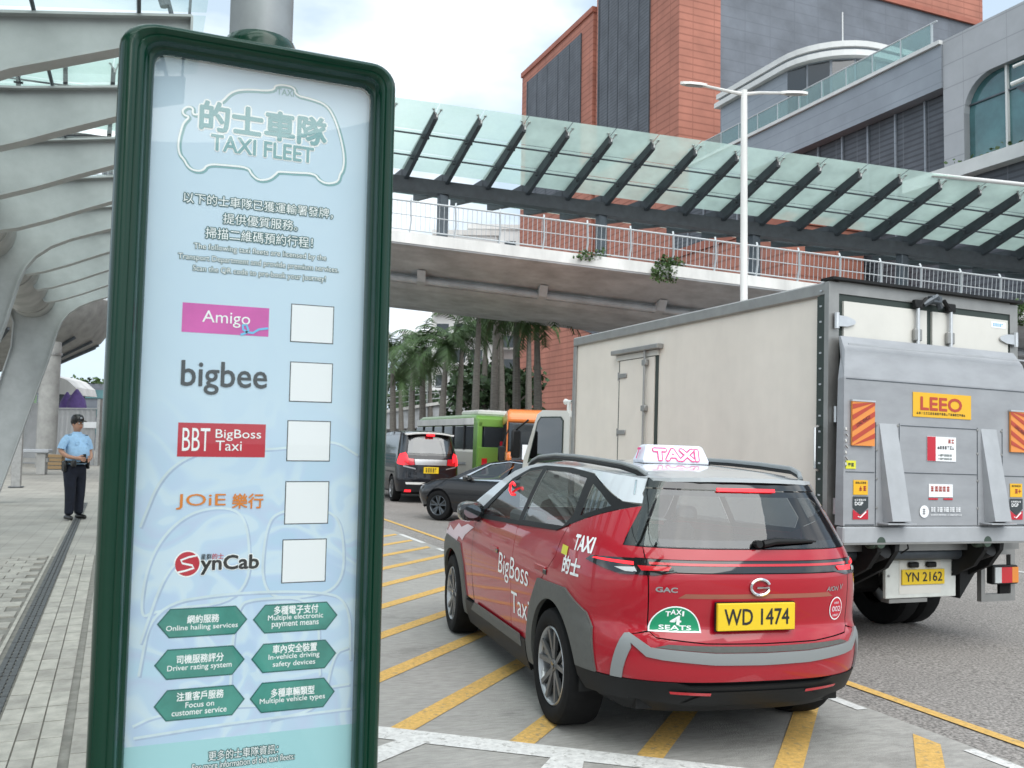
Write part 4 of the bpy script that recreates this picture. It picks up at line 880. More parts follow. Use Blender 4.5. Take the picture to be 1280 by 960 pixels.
# ================= CAR SURFACE MACHINERY =================
def interp(tab,x):
    if x<=tab[0][0]:return tab[0][1]
    if x>=tab[-1][0]:return tab[-1][1]
    for i in range(len(tab)-1):
        if x<=tab[i+1][0]:
            x0,y0=tab[i];x1,y1=tab[i+1];t=(x-x0)/(x1-x0)
            def sl(j):
                if j<=0 or j>=len(tab)-1:return None
                return (tab[j+1][1]-tab[j-1][1])/(tab[j+1][0]-tab[j-1][0])
            d=(y1-y0)/(x1-x0);m0=sl(i);m1=sl(i+1);m0=d if m0 is None else m0;m1=d if m1 is None else m1
            h=x1-x0;t2=t*t;t3=t2*t
            return (2*t3-3*t2+1)*y0+(t3-2*t2+t)*h*m0+(-2*t3+3*t2)*y1+(t3-t2)*h*m1
class Car:
    def __init__(s,xr,xf,w,top,a=.75,af=.9,n=3.2,crown=.05):
        s.xr=xr;s.xf=xf;s.w=w;s.top=top;s.a=a;s.af=af;s.n=n;s.K=.5**(1/n);s.crown=crown
    def W(s,z):return interp(s.w,z)
    def side(s,x,z):
        b=s.W(z);xr=interp(s.xr,z);xf=interp(s.xf,z);t=0
        if x<xr+s.a:t=(xr+s.a-x)/s.a
        elif x>xf-s.af:t=(x-xf+s.af)/s.af
        return b*(max(0,1-min(t,1)**s.n))**(1/s.n)
    def rear(s,y,z):
        t=min(abs(y)/s.W(z),.9999);return interp(s.xr,z)+s.a-s.a*(1-t**s.n)**(1/s.n)
    def front(s,y,z):
        t=min(abs(y)/s.W(z),.9999);return interp(s.xf,z)-s.af+s.af*(1-t**s.n)**(1/s.n)
    def ze(s,x):return interp(s.top,x)-s.crown
    def roof(s,x,y):
        ze=s.ze(x);wd=max(.2,s.side(max(x,interp(s.xr,1.5)+.3),ze));return ze+s.crown*(1-min(1,abs(y)/wd)**2.6)
    def P(s,kind,a,b,sg=1):
        if kind=='side':return Vector((a,sg*s.side(a,b),b))
        if kind=='rear':return Vector((s.rear(a,b),a,b))
        if kind=='front':return Vector((s.front(a,b),a,b))
        if kind=='roof':return Vector((a,b,s.roof(a,b)))
    def Nn(s,kind,a,b,sg=1):
        e=.004;p=s.P(kind,a+e,b,sg)-s.P(kind,a-e,b,sg);q=s.P(kind,a,b+e,sg)-s.P(kind,a,b-e,sg);n=p.cross(q)
        if n.length<1e-12:return Vector((0,0,1))
        n.normalize();ref={'side':Vector((0,sg,.0)),'rear':Vector((-1,0,0)),'front':Vector((1,0,0)),'roof':Vector((0,0,1))}[kind]
        return n if n.dot(ref)>=0 else -n
    def edge(s,kind,z,v):
        if kind=='rear':return math.copysign(s.K*s.W(z),v)
        if kind=='front':return math.copysign(s.K*s.W(z),v)
        if v<0:return interp(s.xr,z)+s.a*(1-s.K)
        return interp(s.xf,z)-s.af*(1-s.K)
    def dens(s,kind,poly,step):
        out=[];n=len(poly)
        for i in range(n):
            (a,b),(c,d)=poly[i],poly[(i+1)%n];fa=abs(a)>=9;fc=abs(c)>=9
            A=s.edge(kind,b,a) if fa else a;C=s.edge(kind,d,c) if fc else c
            if fa and fc and a*c>0:
                zs=[b];k0,k1=sorted((b,d));k=math.ceil(k0/.03+1e-6)
                mid=[]
                while k*.03<k1-1e-6:mid.append(k*.03);k+=1
                if d<b:mid=mid[::-1]
                for z in zs+mid:out.append((s.edge(kind,z,a),z))
            else:
                L_=math.hypot(C-A,d-b);m=max(1,int(L_/step+.5))
                for k in range(m):out.append((A+(C-A)*k/m,b+(d-b)*k/m))
        return out
    def patch(s,name,kind,poly,m,parent,holes=(),off=0,step=.05,sg=1,thick=0,**kw):
        o_=s.dens(kind,poly,step);hs=[s.dens(kind,h,step) for h in holes]
        def area(p):return sum(p[i][0]*p[(i+1)%len(p)][1]-p[(i+1)%len(p)][0]*p[i][1] for i in range(len(p)))/2
        def inside(pt,pl):
            c=False;x,y=pt;n=len(pl)
            for i in range(n):
                x1,y1=pl[i];x2,y2=pl[i-1]
                if (y1>y)!=(y2>y) and x<(x2-x1)*(y-y1)/(y2-y1)+x1:c=not c
            return c
        def dist(pt,pl):
            best=9;P_=Vector(pt);n=len(pl)
            for i in range(n):
                a=Vector(pl[i]);d=Vector(pl[(i+1)%n])-a;l=d.length_squared
                t=max(0,min(1,(P_-a).dot(d)/l)) if l>0 else 0;best=min(best,(P_-a-d*t).length)
            return best
        vs=[Vector(p) for p in o_];ed=[(i,(i+1)%len(o_)) for i in range(len(o_))]
        for h in hs:
            b0=len(vs);vs+=[Vector(p) for p in h];ed+=[(b0+i,b0+(i+1)%len(h)) for i in range(len(h))]
        x0=min(p[0] for p in o_);x1=max(p[0] for p in o_);z0=min(p[1] for p in o_);z1=max(p[1] for p in o_)
        i=0;xx=x0+step/2
        while xx<x1:
            zz=z0+step/2
            while zz<z1:
                if inside((xx,zz),o_) and not any(inside((xx,zz),h) for h in hs) and dist((xx,zz),o_)>step*.42 and all(dist((xx,zz),h)>step*.42 for h in hs):vs.append(Vector((xx,zz)))
                zz+=step
            xx+=step
        V,E_,F,*_r=delaunay_2d_cdt(vs,ed,[],0,1e-5)
        fs=[]
        for f in F:
            c=(sum(V[i].x for i in f)/len(f),sum(V[i].y for i in f)/len(f))
            if inside(c,o_) and not any(inside(c,h) for h in hs):fs.append(tuple(f))
        P3=[];N3=[]
        for v in V:
            nr=s.Nn(kind,v.x,v.y,sg);P3.append(s.P(kind,v.x,v.y,sg)+nr*off);N3.append(nr)
        # orient faces
        ff=[]
        for f in fs:
            n=(P3[f[1]]-P3[f[0]]).cross(P3[f[2]]-P3[f[0]]);ff.append(f if n.dot(N3[f[0]])>0 else f[::-1])
        if thick:
            cnt={}
            for f in ff:
                for i in range(len(f)):
                    e=(f[i],f[(i+1)%len(f)]);cnt.setdefault(tuple(sorted(e)),[]).append(e)
            for k_,es_ in cnt.items():
                if len(es_)==1:
                    a_,b_=es_[0];A_,B_=P3[a_],P3[b_];A2=A_-N3[a_]*thick;B2=B_-N3[b_]*thick
                    nn_=(A2-A_).cross(B_-A_);nn_=nn_.normalized() if nn_.length>0 else N3[a_];j_=len(P3)
                    P3+=[A_,A2,B2,B_];N3+=[nn_]*4;ff.append((j_,j_+1,j_+2,j_+3))
        me=bpy.data.meshes.new(name);me.from_pydata([tuple(p) for p in P3],[],ff);me.materials.append(M[m])
        me.polygons.foreach_set('use_smooth',[True]*len(me.polygons));me.update()
        try:me.normals_split_custom_set_from_vertices([tuple(n) for n in N3])
        except Exception as e:print('normals',e)
        o=bpy.data.objects.new(name,me);COL.objects.link(o);o.parent=parent
        return tag(o,**kw)
def arc(cx,cz,r,a0,a1,n=14):return [(cx+r*math.cos(R(a0+(a1-a0)*k/n)),cz+r*math.sin(R(a0+(a1-a0)*k/n))) for k in range(n+1)]
def wheel(par,x,y,z,r,wd,sg,rimmat=('rim_silver','gloss_black'),rr=.68,spokes=5,steer=0):
    w_=empty('wheel',(x,y,z),(0,0,steer));w_.parent=par
    b=MB();pr=[(r*rr,sg*(-.008)),(r*(rr+.03),sg*.004),(r*.86,sg*.012),(r*.955,sg*.002),(r*.99,sg*-.02),(r,sg*-.045),(r,sg*-(wd-.045)),(r*.97,sg*-(wd-.01)),(r*.7,sg*-wd),(r*.4,sg*-wd)]
    b.lathe(pr,44,axis='y');b.build('tyre','rubber',w_)
    b=MB();R_=r*rr;b.lathe([(R_,sg*-.006),(R_*.97,sg*.002),(R_*.93,sg*-.006),(R_*.90,sg*-.03),(R_*.88,sg*-.15)],40,axis='y')
    b.build('rim',rimmat[0],w_)
    b=MB();b.lathe([(0,sg*-.10),(R_*.9,sg*-.10)],30,axis='y');b.build('brake_disc','black_plastic',w_)
    b=MB();b2_=MB()
    for k in range(spokes):
        a=2*math.pi*k/spokes+.3
        for da,bb,m_ in ((-.13,b,0),(.13,b,0)):
            c=Vector((math.cos(a+da*.8),0,math.sin(a+da*.8)));q=Vector((math.cos(a+da*2.0),0,math.sin(a+da*2.0)))
            b.bar(c*R_*.18+Vector((0,sg*-.03,0)),q*R_*.93+Vector((0,sg*-.012,0)),R_*.12,.022,up=(0,1,0))
        c=Vector((math.cos(a),0,math.sin(a)));b2_.bar(c*R_*.15+Vector((0,sg*-.042,0)),c*R_*.92+Vector((0,sg*-.03,0)),R_*.30,.02,up=(0,1,0))
    b.lathe([(0,sg*-.012),(R_*.15,sg*-.016),(R_*.2,sg*-.04)],20,axis='y')
    b.build('spoke_star','spoke_grey' if rimmat[0]=='rim_silver' else rimmat[0],w_);b2_.build('spoke_back',rimmat[1],w_)
    b=MB();b.lathe([(0,sg*-.008),(R_*.10,sg*-.009),(R_*.11,sg*-.014)],16,axis='y');b.build('hub_cap',rimmat[1],w_)
    return w_
# ================= TAXI =================
tx=empty('taxi',(3.36,5.10,ROADZ(3.36)),(0,0,0),label='red taxi with silver roof and lit roof sign, nearest vehicle in the foreground',cat='taxi')
tx.rotation_mode='XYZ'
def road_rot(yaw):
    # forward axis = local x pointing along yaw (from world +x), tilted with the road crossfall
    n=Vector((math.sin(TILT),0,math.cos(TILT)));f=Vector((math.cos(yaw),math.sin(yaw),0));f=(f-n*f.dot(n)).normalized();l=n.cross(f)
    return Matrix(((f.x,l.x,n.x),(f.y,l.y,n.y),(f.z,l.z,n.z))).to_euler()
tx.rotation_euler=road_rot(R(90-5.8))
XR=[(.20,-.74),(.30,-.84),(.40,-.90),(.50,-.935),(.60,-.945),(.68,-.935),(.74,-.905),(.85,-.915),(.95,-.925),(1.03,-.925),(1.10,-.905),(1.18,-.875),(1.30,-.825),(1.42,-.775),(1.52,-.735),(1.60,-.71)]
XF=[(.20,3.45),(.35,3.62),(.6,3.72),(.85,3.70),(1.0,3.6),(1.1,3.2),(1.6,2.6)]
WW=[(.18,.85),(.30,.895),(.45,.915),(.62,.925),(.80,.93),(.95,.922),(1.05,.908),(1.15,.885),(1.25,.845),(1.40,.775),(1.52,.712),(1.60,.66)]
TOP=[(-.85,1.572),(-.72,1.582),(-.5,1.602),(-.35,1.615),(-.1,1.628),(.2,1.640),(.5,1.648),(1.0,1.648),(1.4,1.61),(1.7,1.53),(2.1,1.37),(2.5,1.18),(2.75,1.08),(3.1,1.02),(3.5,.93),(3.7,.86)]
C=Car(XR,XF,WW,TOP,a=.80,n=2.9,crown=.045)
RA=.405;FWX=2.775
# -- inner dark shell behind the panel gaps, wheel wells and floor
b=MB();b.box(-.70,3.35,-.66,.66,.27,.42);b.box(.45,2.33,-.86,.86,.22,.34);b.build('underbody','black_plastic',tx)  # second, wider slab added to deepen the shadow under the taxi
for sg in (1,-1):
    C.patch('inner_skin','side',[(-9,.24),(-9,1.16),(2.3,1.05),(3.2,1.0),(3.2,.45)]+arc(FWX,.36,RA+.02,10,170)+[(2.3,.24)]+arc(0,.36,RA+.02,-10,190)[0:0]+[(.45,.24)]+arc(0,.36,RA+.02,0,180),'black_plastic',tx,off=-.022,sg=sg,step=.09)
C.patch('inner_skin','rear',[(-9,.24),(9,.24),(9,1.17),(-9,1.17)],'black_plastic',tx,off=-.022,step=.09)
ZB=.455 # top of dark lower cladding
for sg in (1,-1):
    g=.0035
    # front door
    C.patch('front_door','side',[(.90+g,.40),(1.98-g*2,.40),(2.06,.70),(2.06,1.10),(1.98,1.118),(.90+g,1.153)],'car_red',tx,sg=sg,thick=.015)
    # rear door, notched by the arch cladding
    C.patch('rear_door','side',[(.52,.40),(.90-g,.40),(.90-g,1.153),(.10,1.188),(-.06,1.235),(.02,1.03),(.258,.838),(.42,.62),(.50,.40)],'car_red',tx,sg=sg,thick=.015)
    # quarter panel
    C.patch('rear_wing','side',[(-.56,ZB),(-.535,.69),(-.48,.755),(-.24,.85),(.25,.835),(.012,1.03),(-.068,1.238),(-.30,1.305),(-.615,1.398),(-.645,1.20),(-.65,1.178),(-9,1.178),(-9,ZB)],'car_red',tx,sg=sg,thick=.015)
    # front wing
    C.patch('front_wing','side',[(2.30,.42),(2.36,.66),(2.50,.845),(3.02,.87),(3.26,.74),(3.32,.5),(9,.5),(9,.86),(3.4,.93),(2.7,1.03),(2.066,1.10),(2.066,.70),(2.0,.42)],'car_red',tx,sg=sg)
    # arch cladding
    oc=[(.53,.40),(.445,.64),(.27,.86),(-.24,.875),(-.50,.775),(-.555,.70),(-.575,ZB+.002)]
    C.patch('arch_cladding','side',[(.53,.26)]+oc+arc(0,.36,RA,166.4,0,22)+[(RA,.26)],'clad_grey',tx,off=.014,sg=sg,step=.04,thick=.03)
    of=[(2.24,.26),(2.25,.42),(2.34,.66),(2.49,.845),(3.03,.875),(3.28,.74),(3.34,.26)]
    C.patch('arch_cladding','side',of+[(FWX+RA,.26)]+arc(FWX,.36,RA,0,180,22)+[(FWX-RA,.26)],'clad_grey',tx,off=.014,sg=sg,step=.04,thick=.03)
    # sill
    C.patch('sill','side',[(.535,.20),(2.235,.20),(2.235,.396),(.535,.396)],'black_plastic',tx,off=.018,sg=sg,thick=.03)
    C.patch('sill_insert','side',[(.62,.345),(.66,.42),(1.90,.42),(2.02,.345)],'clad_grey',tx,off=.026,sg=sg,thick=.012)
    # bright strips on rear arch
    pass
    C.patch('corner_glass','side',[(-9,1.180),(-.648,1.180),(-.640,1.22),(-.617,1.398),(-.625,1.412),(-.579,1.472),(-9,1.520)],'gloss_black',tx,sg=sg,step=.03)
    # silver roof side + pillar
    top_=[(x,C.ze(x)) for x in (1.45,1.2,1.0,.7,.4,.1,-.2,-.45)]
    dl_top=[(-.79,1.455),(-.50,1.470),(-.30,1.530),(-.05,1.562),(.40,1.585),(.95,1.585),(1.25,1.555),(1.55,1.46),(2.12,1.125)]
    C.patch('roof_side','side',[(2.55,1.105),(1.85,1.425),(1.60,1.525)]+[(x,C.ze(x)) for x in (1.45,1.2,1.0,.7,.4,.1,-.2,-.4)]+[(-9,1.553),(-9,1.520),(-.575,1.47),(-.622,1.412),(-.50,1.418),(-.28,1.497),(-.05,1.566),(.40,1.589),(.95,1.589),(1.25,1.560),(1.55,1.465),(2.14,1.112)],'car_silver',tx,sg=sg,step=.045)
    C.patch('pillar_seam','side',[(-.535,1.46),(-.545,1.46),(-.50,1.545),(-.49,1.545)],'chrome',tx,off=.002,sg=sg,step=.03)
    # window band trim with openings
    w1=[(.93,1.178),(1.93,1.150),(1.52,1.435),(1.24,1.53),(.96,1.558)]
    w2=[(.03,1.222),(.84,1.190),(.87,1.558),(.40,1.556),(.02,1.535),(-.06,1.30)]
    w3=[(-.17,1.305),(-.125,1.500),(-.28,1.455),(-.44,1.385)]
    C.patch('window_trim','side',[(2.13,1.110),(.90,1.158),(.10,1.193),(-.07,1.242),(-.58,1.390),(-.617,1.403),(-.50,1.414),(-.28,1.493),(-.05,1.562),(.40,1.587),(.95,1.587),(1.25,1.558),(1.55,1.463)],'black_plastic',tx,holes=(w1,w2,w3),off=.001,sg=sg,step=.04)
    C.patch('belt_strip','side',[(2.10,1.105),(.90,1.150),(.10,1.186),(-.07,1.236),(-.07,1.246),(.10,1.197),(.90,1.161),(2.10,1.116)],'black_plastic',tx,off=.008,sg=sg,step=.06,thick=.008)
    for nm,pl in (('front_window',w1),('rear_window',w2),('quarter_window',w3)):
        C.patch(nm,'side',pl,'car_glass',tx,off=-.004,sg=sg,step=.07)
    # roof rail
    b=MB();pts=[]
    for x in [-.50,-.44,-.3,.1,.5,.9,1.25,1.38,1.44]:
        z=C.ze(x);lift=.045 if -.35<x<1.3 else (.03 if x in(-.44,1.38) else .004);pts.append(Vector((x,sg*(C.side(x,z)-.05),z+.018+lift)))
    b.tube(pts,.015,8);b.build('roof_rail','trim_silver',tx)
    b=MB();b.tube([p-Vector((0,-sg*.006,.022)) for p in pts],.016,6);b.build('rail_base','black_plastic',tx)
    # handles
    for hx in (1.40,.26):
        y_=C.side(hx,.93)*sg
        b=MB();b.box(hx-.11,hx+.11,min(y_-sg*.004,y_+sg*.007),max(y_-sg*.004,y_+sg*.007),.905,.945,bev=.003);b.build('door_handle','car_red',tx)
        b=MB();b.box(hx-.13,hx-.07,min(y_,y_+sg*.009),max(y_,y_+sg*.009),.898,.93,bev=.003);b.build('handle_recess','gloss_black',tx)
    # mirror
    mr_=empty('wing_mirror',(1.95,sg*.97,1.17));mr_.parent=tx
    b=MB();n_=10
    for i in range(n_+1):
        pass
    vs=[];K_=14
    for i,(dx,rx,rz) in enumerate(((-.09,.085,.060),(-.085,.105,.078),(-.03,.115,.088),(.05,.10,.075),(.10,.055,.04),(.115,.01,.01))):
        for k in range(K_):
            t=2*math.pi*k/K_;cc,ss=math.cos(t),math.sin(t);vs.append((dx,sg*.02+rx*math.copysign(abs(cc)**.7,cc),rz*math.copysign(abs(ss)**.7,ss)))
    fs=[(i*K_+k,i*K_+(k+1)%K_,(i+1)*K_+(k+1)%K_,(i+1)*K_+k) for i in range(5) for k in range(K_)]+[tuple(range(K_))]
    b.add(vs,fs,0,True);b.build('mirror_shell','gloss_black',mr_)
    b=MB();b.add([(-.0915,sg*.02+.07*math.cos(R(a))*1.05,.055*math.sin(R(a))) for a in range(0,360,20)],[tuple(range(18))]);b.build('mirror_glass','smoke_mirror',mr_)
    b=MB();b.bar((.02,sg*-.06,-.07),(.06,sg*-.13,-.09),.06,.04);b.build('mirror_foot','black_plastic',mr_)
    wheel(tx,0,sg*.925,.355,.355,.235,sg);wheel(tx,FWX,sg*.925,.355,.355,.235,sg,steer=R(-3))
    # wheel wells
    for wx in (0,FWX):
        b=MB();a_=arc(wx,.36,RA+.015,-8,188,16);n_=len(a_);vs=[(x,sg*y,z) for y in (.50,.895) for x,z in a_]
        b.add(vs,[(i,i+1,n_+i+1,n_+i) for i in range(n_-1)]+[tuple(range(n_))]);b.build('wheel_well','chassis_black',tx)
# pink sheen sticker? front wing decal
for pl,mm in (([(2.08,1.02),(2.30,1.03),(2.5,.985),(2.62,1.01),(2.78,.93),(2.95,.965),(3.05,.90),(3.2,.93),(3.28,.86),(3.16,.80),(3.05,.85),(2.96,.775),(2.82,.86),(2.68,.80),(2.56,.90),(2.42,.875),(2.34,.93)],'pink_soft'),):
    C.patch('wing_decal','side',pl,mm,tx,off=.003,step=.04)
# rear: tailgate
TG=.64
C.patch('tailgate','rear',[(-TG,.725),(-TG+.03,.695),(-.35,.672),(0,.667),(.35,.672),(TG-.03,.695),(TG,.725),(TG+.01,1.045),(-TG-.01,1.045)],'car_red',tx,step=.04,thick=.012)
C.patch('tailgate_upper','rear',[(-TG-.012,1.118),(TG+.012,1.118),(TG+.015,1.176),(-TG-.015,1.176)],'car_red',tx,step=.03,thick=.012)
for sg in (1,-1):
    C.patch('rear_corner','rear',[(sg*(TG+.006),.725),(sg*(TG+.016),1.045),(sg*9,1.045),(sg*9,.70)],'car_red',tx,step=.04)
    C.patch('rear_corner','rear',[(sg*(TG+.018),1.118),(sg*(TG+.018),1.176),(sg*9,1.176),(sg*9,1.118)],'car_red',tx,step=.04)
# recess above plate
C.patch('plate_recess','rear',[(-.50,.91),(.50,.91),(.46,.935),(-.46,.935)],'trim_red',tx,off=.0012,step=.03)
# bumper
def bar_z(y,z):return z+.030*(abs(y)/.75)**3
bt=[(y,bar_z(y,.645)) for y in (.62,.45,.3,.15,0,-.15,-.3,-.45,-.62)]
C.patch('rear_bumper','rear',[(-9,ZB),(9,ZB),(9,.697)]+[(TG,.718),(TG-.03,.688),(.35,.665),(0,.660),(-.35,.665),(-TG+.03,.688),(-TG,.718)]+[(-9,.697)],'car_red',tx,step=.04)
C.patch('bumper_trim','rear',[(-9,.655),(-.66,.590),(-.58,.578),(-.3,.556),(0,.550),(.3,.556),(.58,.578),(.66,.590),(9,.655),(9,.705),(.64,.640),(.3,.618),(0,.614),(-.3,.618),(-.64,.640),(-9,.705)],'trim_silver',tx,off=.012,step=.035,thick=.012)
C.patch('bumper_step','rear',[(-.62,.642),(-.3,.622),(0,.618),(.3,.622),(.62,.642),(.55,.660),(0,.650),(-.55,.660)],'clad_grey',tx,off=.006,step=.04)
for sg in (1,-1):
    C.patch('bumper_trim','side',[(-9,.63),(-.72,.458),(-.665,.458),(-.735,.70),(-9,.705)],'trim_silver',tx,off=.012,sg=sg,step=.03,thick=.012)
C.patch('lower_bumper','rear',[(-9,.345),(-.55,.335),(-.40,.315),(.40,.315),(.55,.335),(9,.345),(9,ZB-.003),(.5,ZB-.003),(.42,.43),(-.42,.43),(-.5,ZB-.003),(-9,ZB-.003)],'black_plastic',tx,off=.008,step=.05,thick=.02)
C.patch('diffuser','rear',[(-.45,.33),(.45,.33),(.40,.36),(.30,.405),(-.30,.405),(-.40,.36)],'black_plastic',tx,off=.014,step=.05)
for sg in (1,-1):
    C.patch('lower_bumper','side',[(-9,.335),(-.46,.34),(-.40,.40),(-.385,ZB-.003),(-9,ZB-.003)],'black_plastic',tx,off=.008,sg=sg,step=.05,thick=.02)
    C.patch('bumper_reflector','rear',[(sg*.30,.385),(sg*.52,.395),(sg*.53,.41),(sg*.30,.402)],'lamp_red',tx,off=.018,step=.04)
# light bar
C.patch('light_bar','rear',[(-9,1.05),(9,1.05),(9,1.114),(-9,1.114)],'gloss_black',tx,off=.004,step=.03,thick=.01)
C.patch('light_line','rear',[(-TG,1.085),(TG,1.085),(TG,1.099),(-TG,1.099)],'lamp_red',tx,off=.008,step=.04)
for sg in (1,-1):
    C.patch('lamp_cluster','rear',[(sg*9,1.028),(sg*.62,1.028),(sg*.50,1.052),(sg*.50,1.06),(sg*9,1.06)],'gloss_black',tx,off=.0045,step=.03)
    C.patch('lamp_cluster','side',[(-9,1.026),(-.70,1.024),(-.44,1.075),(-.48,1.100),(-9,1.114)],'gloss_black',tx,off=.0045,sg=sg,step=.03,thick=.01)
    C.patch('tail_light','side',[(-9,1.076),(-.50,1.088),(-.52,1.096),(-9,1.094)],'lamp_lit',tx,off=.009,sg=sg,step=.03)
    C.patch('reverse_light','side',[(-9,1.040),(-.72,1.040),(-.66,1.058),(-9,1.066)],'lamp_white',tx,off=.009,sg=sg,step=.03)
    C.patch('brake_light','rear',[(sg*.55,1.055),(sg*.68,1.050),(sg*.695,1.076),(sg*.53,1.078)],'lamp_lit' if sg<0 else 'lamp_red',tx,off=.010,step=.03)
    C.patch('reverse_light','rear',[(sg*.70,1.042),(sg*9,1.044),(sg*9,1.068),(sg*.71,1.070)],'lamp_white',tx,off=.009,step=.03)
# rear glass
gl=[(-9,1.181),(9,1.181),(9,1.500),(-9,1.500)]
cle=[(-.60,1.225),(.60,1.225),(.62,1.29),(.54,1.468),(-.54,1.468),(-.625,1.29)]
C.patch('rear_glass_border','rear',gl,'gloss_black',tx,holes=(cle,),off=-.001,step=.04)
C.patch('rear_glass','rear',[(-9,1.184),(9,1.184),(9,1.498),(-9,1.498)],'rear_glass',tx,off=.0025,step=.05)
# spoiler and high brake light
C.patch('spoiler','rear',[(-9,1.502),(9,1.502),(9,1.556),(-9,1.556)],'gloss_black',tx,off=.012,step=.04)
C.patch('high_brake_light','rear',[(-.18,1.492),(.20,1.492),(.20,1.511),(-.18,1.511)],'lamp_lit',tx,off=.018,step=.04,thick=.006)
# roof
C.patch('roof','roof',[(x,-C.side(x,C.ze(x))+.002) for x in (-.545,-.4,-.2,.1,.5,.9,1.2,1.45)]+[(1.45,0)]+[(x,C.side(x,C.ze(x))-.002) for x in (1.45,1.2,.9,.5,.1,-.2,-.4,-.545)]+[(-.765+.17*(abs(y)/.535)**3,y) for y in (.535,.45,.3,.15,0,-.15,-.3,-.45,-.535)],'car_silver',tx,step=.06,thick=.025)
# windscreen + bonnet
ws=[(x,s_*(C.side(x,C.ze(x))-.003)) for s_,xs in ((-1,(1.455,1.8,2.1,2.5)),(1,(2.5,2.1,1.8,1.455))) for x in xs]
C.patch('windscreen','roof',ws,'car_glass',tx,step=.1)
C.patch('bonnet','roof',[(x,s_*(C.side(x,C.ze(x))-.003)) for s_,xs in ((-1,(2.51,2.9,3.3,3.6)),(1,(3.6,3.3,2.9,2.51))) for x in xs],'car_red',tx,step=.1)
C.patch('front_bumper','front',[(-9,.2),(9,.2),(9,.86),(-9,.86)],'car_red',tx,step=.1)
# wiper
b=MB();b.tube([C.P('rear',-.02,1.212)+Vector((-.03,0,.0)),C.P('rear',-.10,1.228)+Vector((-.04,0,0)),C.P('rear',-.33,1.226)+Vector((-.028,0,0)),C.P('rear',-.40,1.222)+Vector((-.018,0,0))],[.022,.020,.010,.006],8)
b.tube([C.P('rear',.01,1.208)+Vector((.0,0,0)),C.P('rear',.01,1.212)+Vector((-.045,0,0))],.022,8);b.build('rear_wiper','black_plastic',tx)
# plate
def rear_fn(y0,z0,off):
    return lambda u,v:C.P('rear',y0-u,z0+v)+C.Nn('rear',y0-u,z0+v)*off
pl_=empty('number_plate',(-.930,.05,.815));pl_.parent=tx
pt=(-.955,0)
b=MB();b.box(-.022,.0,-.246,.246,-.075,.075,bev=.004);b.build('plate','plate_yellow',pl_)
b=MB();b.box(-.004,.008,-.251,.251,-.08,.08);b.build('plate_surround','black_plastic',pl_)
lettering('WD 1474',lambda u,v:Vector((-.0235,.205-u,-.043+v)),.41,.088,'black_ink',pl_,.012,.012)
# emblem
b=MB();c0=C.P('rear',.02,.975)
for r0,sx_,sz_ in ((.012,1.35,1.0),):
    pts=[c0+Vector((-.008,-.052*math.cos(R(a))*1.15,.044*math.sin(R(a)))) for a in range(20,341,16)]
    b.tube(pts,.0085,6)
b.tube([c0+Vector((-.008,-.056,-.015)),c0+Vector((-.008,-.056,-.003)),c0+Vector((-.008,.022,-.003))],.006,6)
b.build('emblem','chrome',tx)
lettering('GAC',rear_fn(.615,.942,.003),.11,.026,'rim_silver',tx,.04,.03)
lettering('AION',rear_fn(-.445,.940,.003),.095,.026,'chrome',tx,.02,.02,shear=.3);lettering('V',rear_fn(-.555,.945,.003),.028,.03,'chrome',tx,.02,.02,shear=.3)
# green seats label
b=MB()
def disc(cy,cz,ry,rz,a0,a1,off,name,m,n=20,par=tx):
    pts=[(cy+ry*math.cos(R(a0+(a1-a0)*k/n)),cz+rz*math.sin(R(a0+(a1-a0)*k/n))) for k in range(n+(0 if abs(a1-a0)>=360 else 1))]
    C.patch(name,'rear',pts,m,par,off=off,step=.05)
disc(.505,.722,.140,.145,0,180,.003,'seats_label','white_ink');disc(.505,.729,.131,.131,0,180,.0042,'seats_label','bright_green_ink')
for ch,a in zip('TAXI',(118,100,82,66)):
    cy=.505+.092*math.cos(R(180-a));cz=.735+.100*math.sin(R(a));lettering(ch,rear_fn(cy+.012 if ch!='I' else cy+.004,cz-.012,.0052),.026 if ch!='I' else .008,.026,'white_ink',tx,.03,.03)
lettering('4',rear_fn(.532,.765,.0052),.055,.048,'white_ink',tx,.04,.04)
lettering('SEATS',rear_fn(.590,.736,.0052),.170,.025,'white_ink',tx,.03,.03)
# round fleet number
disc(-.535,.835,.056,.068,0,360,.003,'number_label','white_ink');disc(-.535,.835,.050,.061,0,360,.0042,'number_label','crimson_ink')
lettering('002',rear_fn(-.500,.818,.0052),.072,.030,'pink_soft',tx,.02,.02);print_bars(rear_fn(-.515,.862,.0052),.04,.012,'pink_soft',tx,4);print_bars(rear_fn(-.508,.790,.0052),.055,.012,'pink_soft',tx,5)
# side lettering
def side_fn(x0,z0,off,sg=1):
    return lambda u,v:C.P('side',x0-sg*u,z0+v,sg)+C.Nn('side',x0-sg*u,z0+v,sg)*off
lettering('TAXI',side_fn(-.26,1.11,.003),.215,.085,'white_ink',tx,.03,.03,shear=-.12)
lettering('的士',side_fn(-.15,.96,.003),.25,.10,'white_ink',tx,.035,.035)
C.patch('yellow_label','side',[(-.085,1.065),(-.185,1.060),(-.185,1.115),(-.085,1.120)],'bright_yellow',tx,off=.003,step=.05)
lettering('BigBoss',side_fn(1.23,.715,.003),.74,.20,'white_ink',tx,.0,.0)
lettering('Taxi',side_fn(.88,.53,.003),.42,.15,'white_ink',tx,.0,.0)
lettering('BigBoss Taxi',side_fn(.5,.64,.003,-1),.9,.16,'white_ink',tx,0,0)
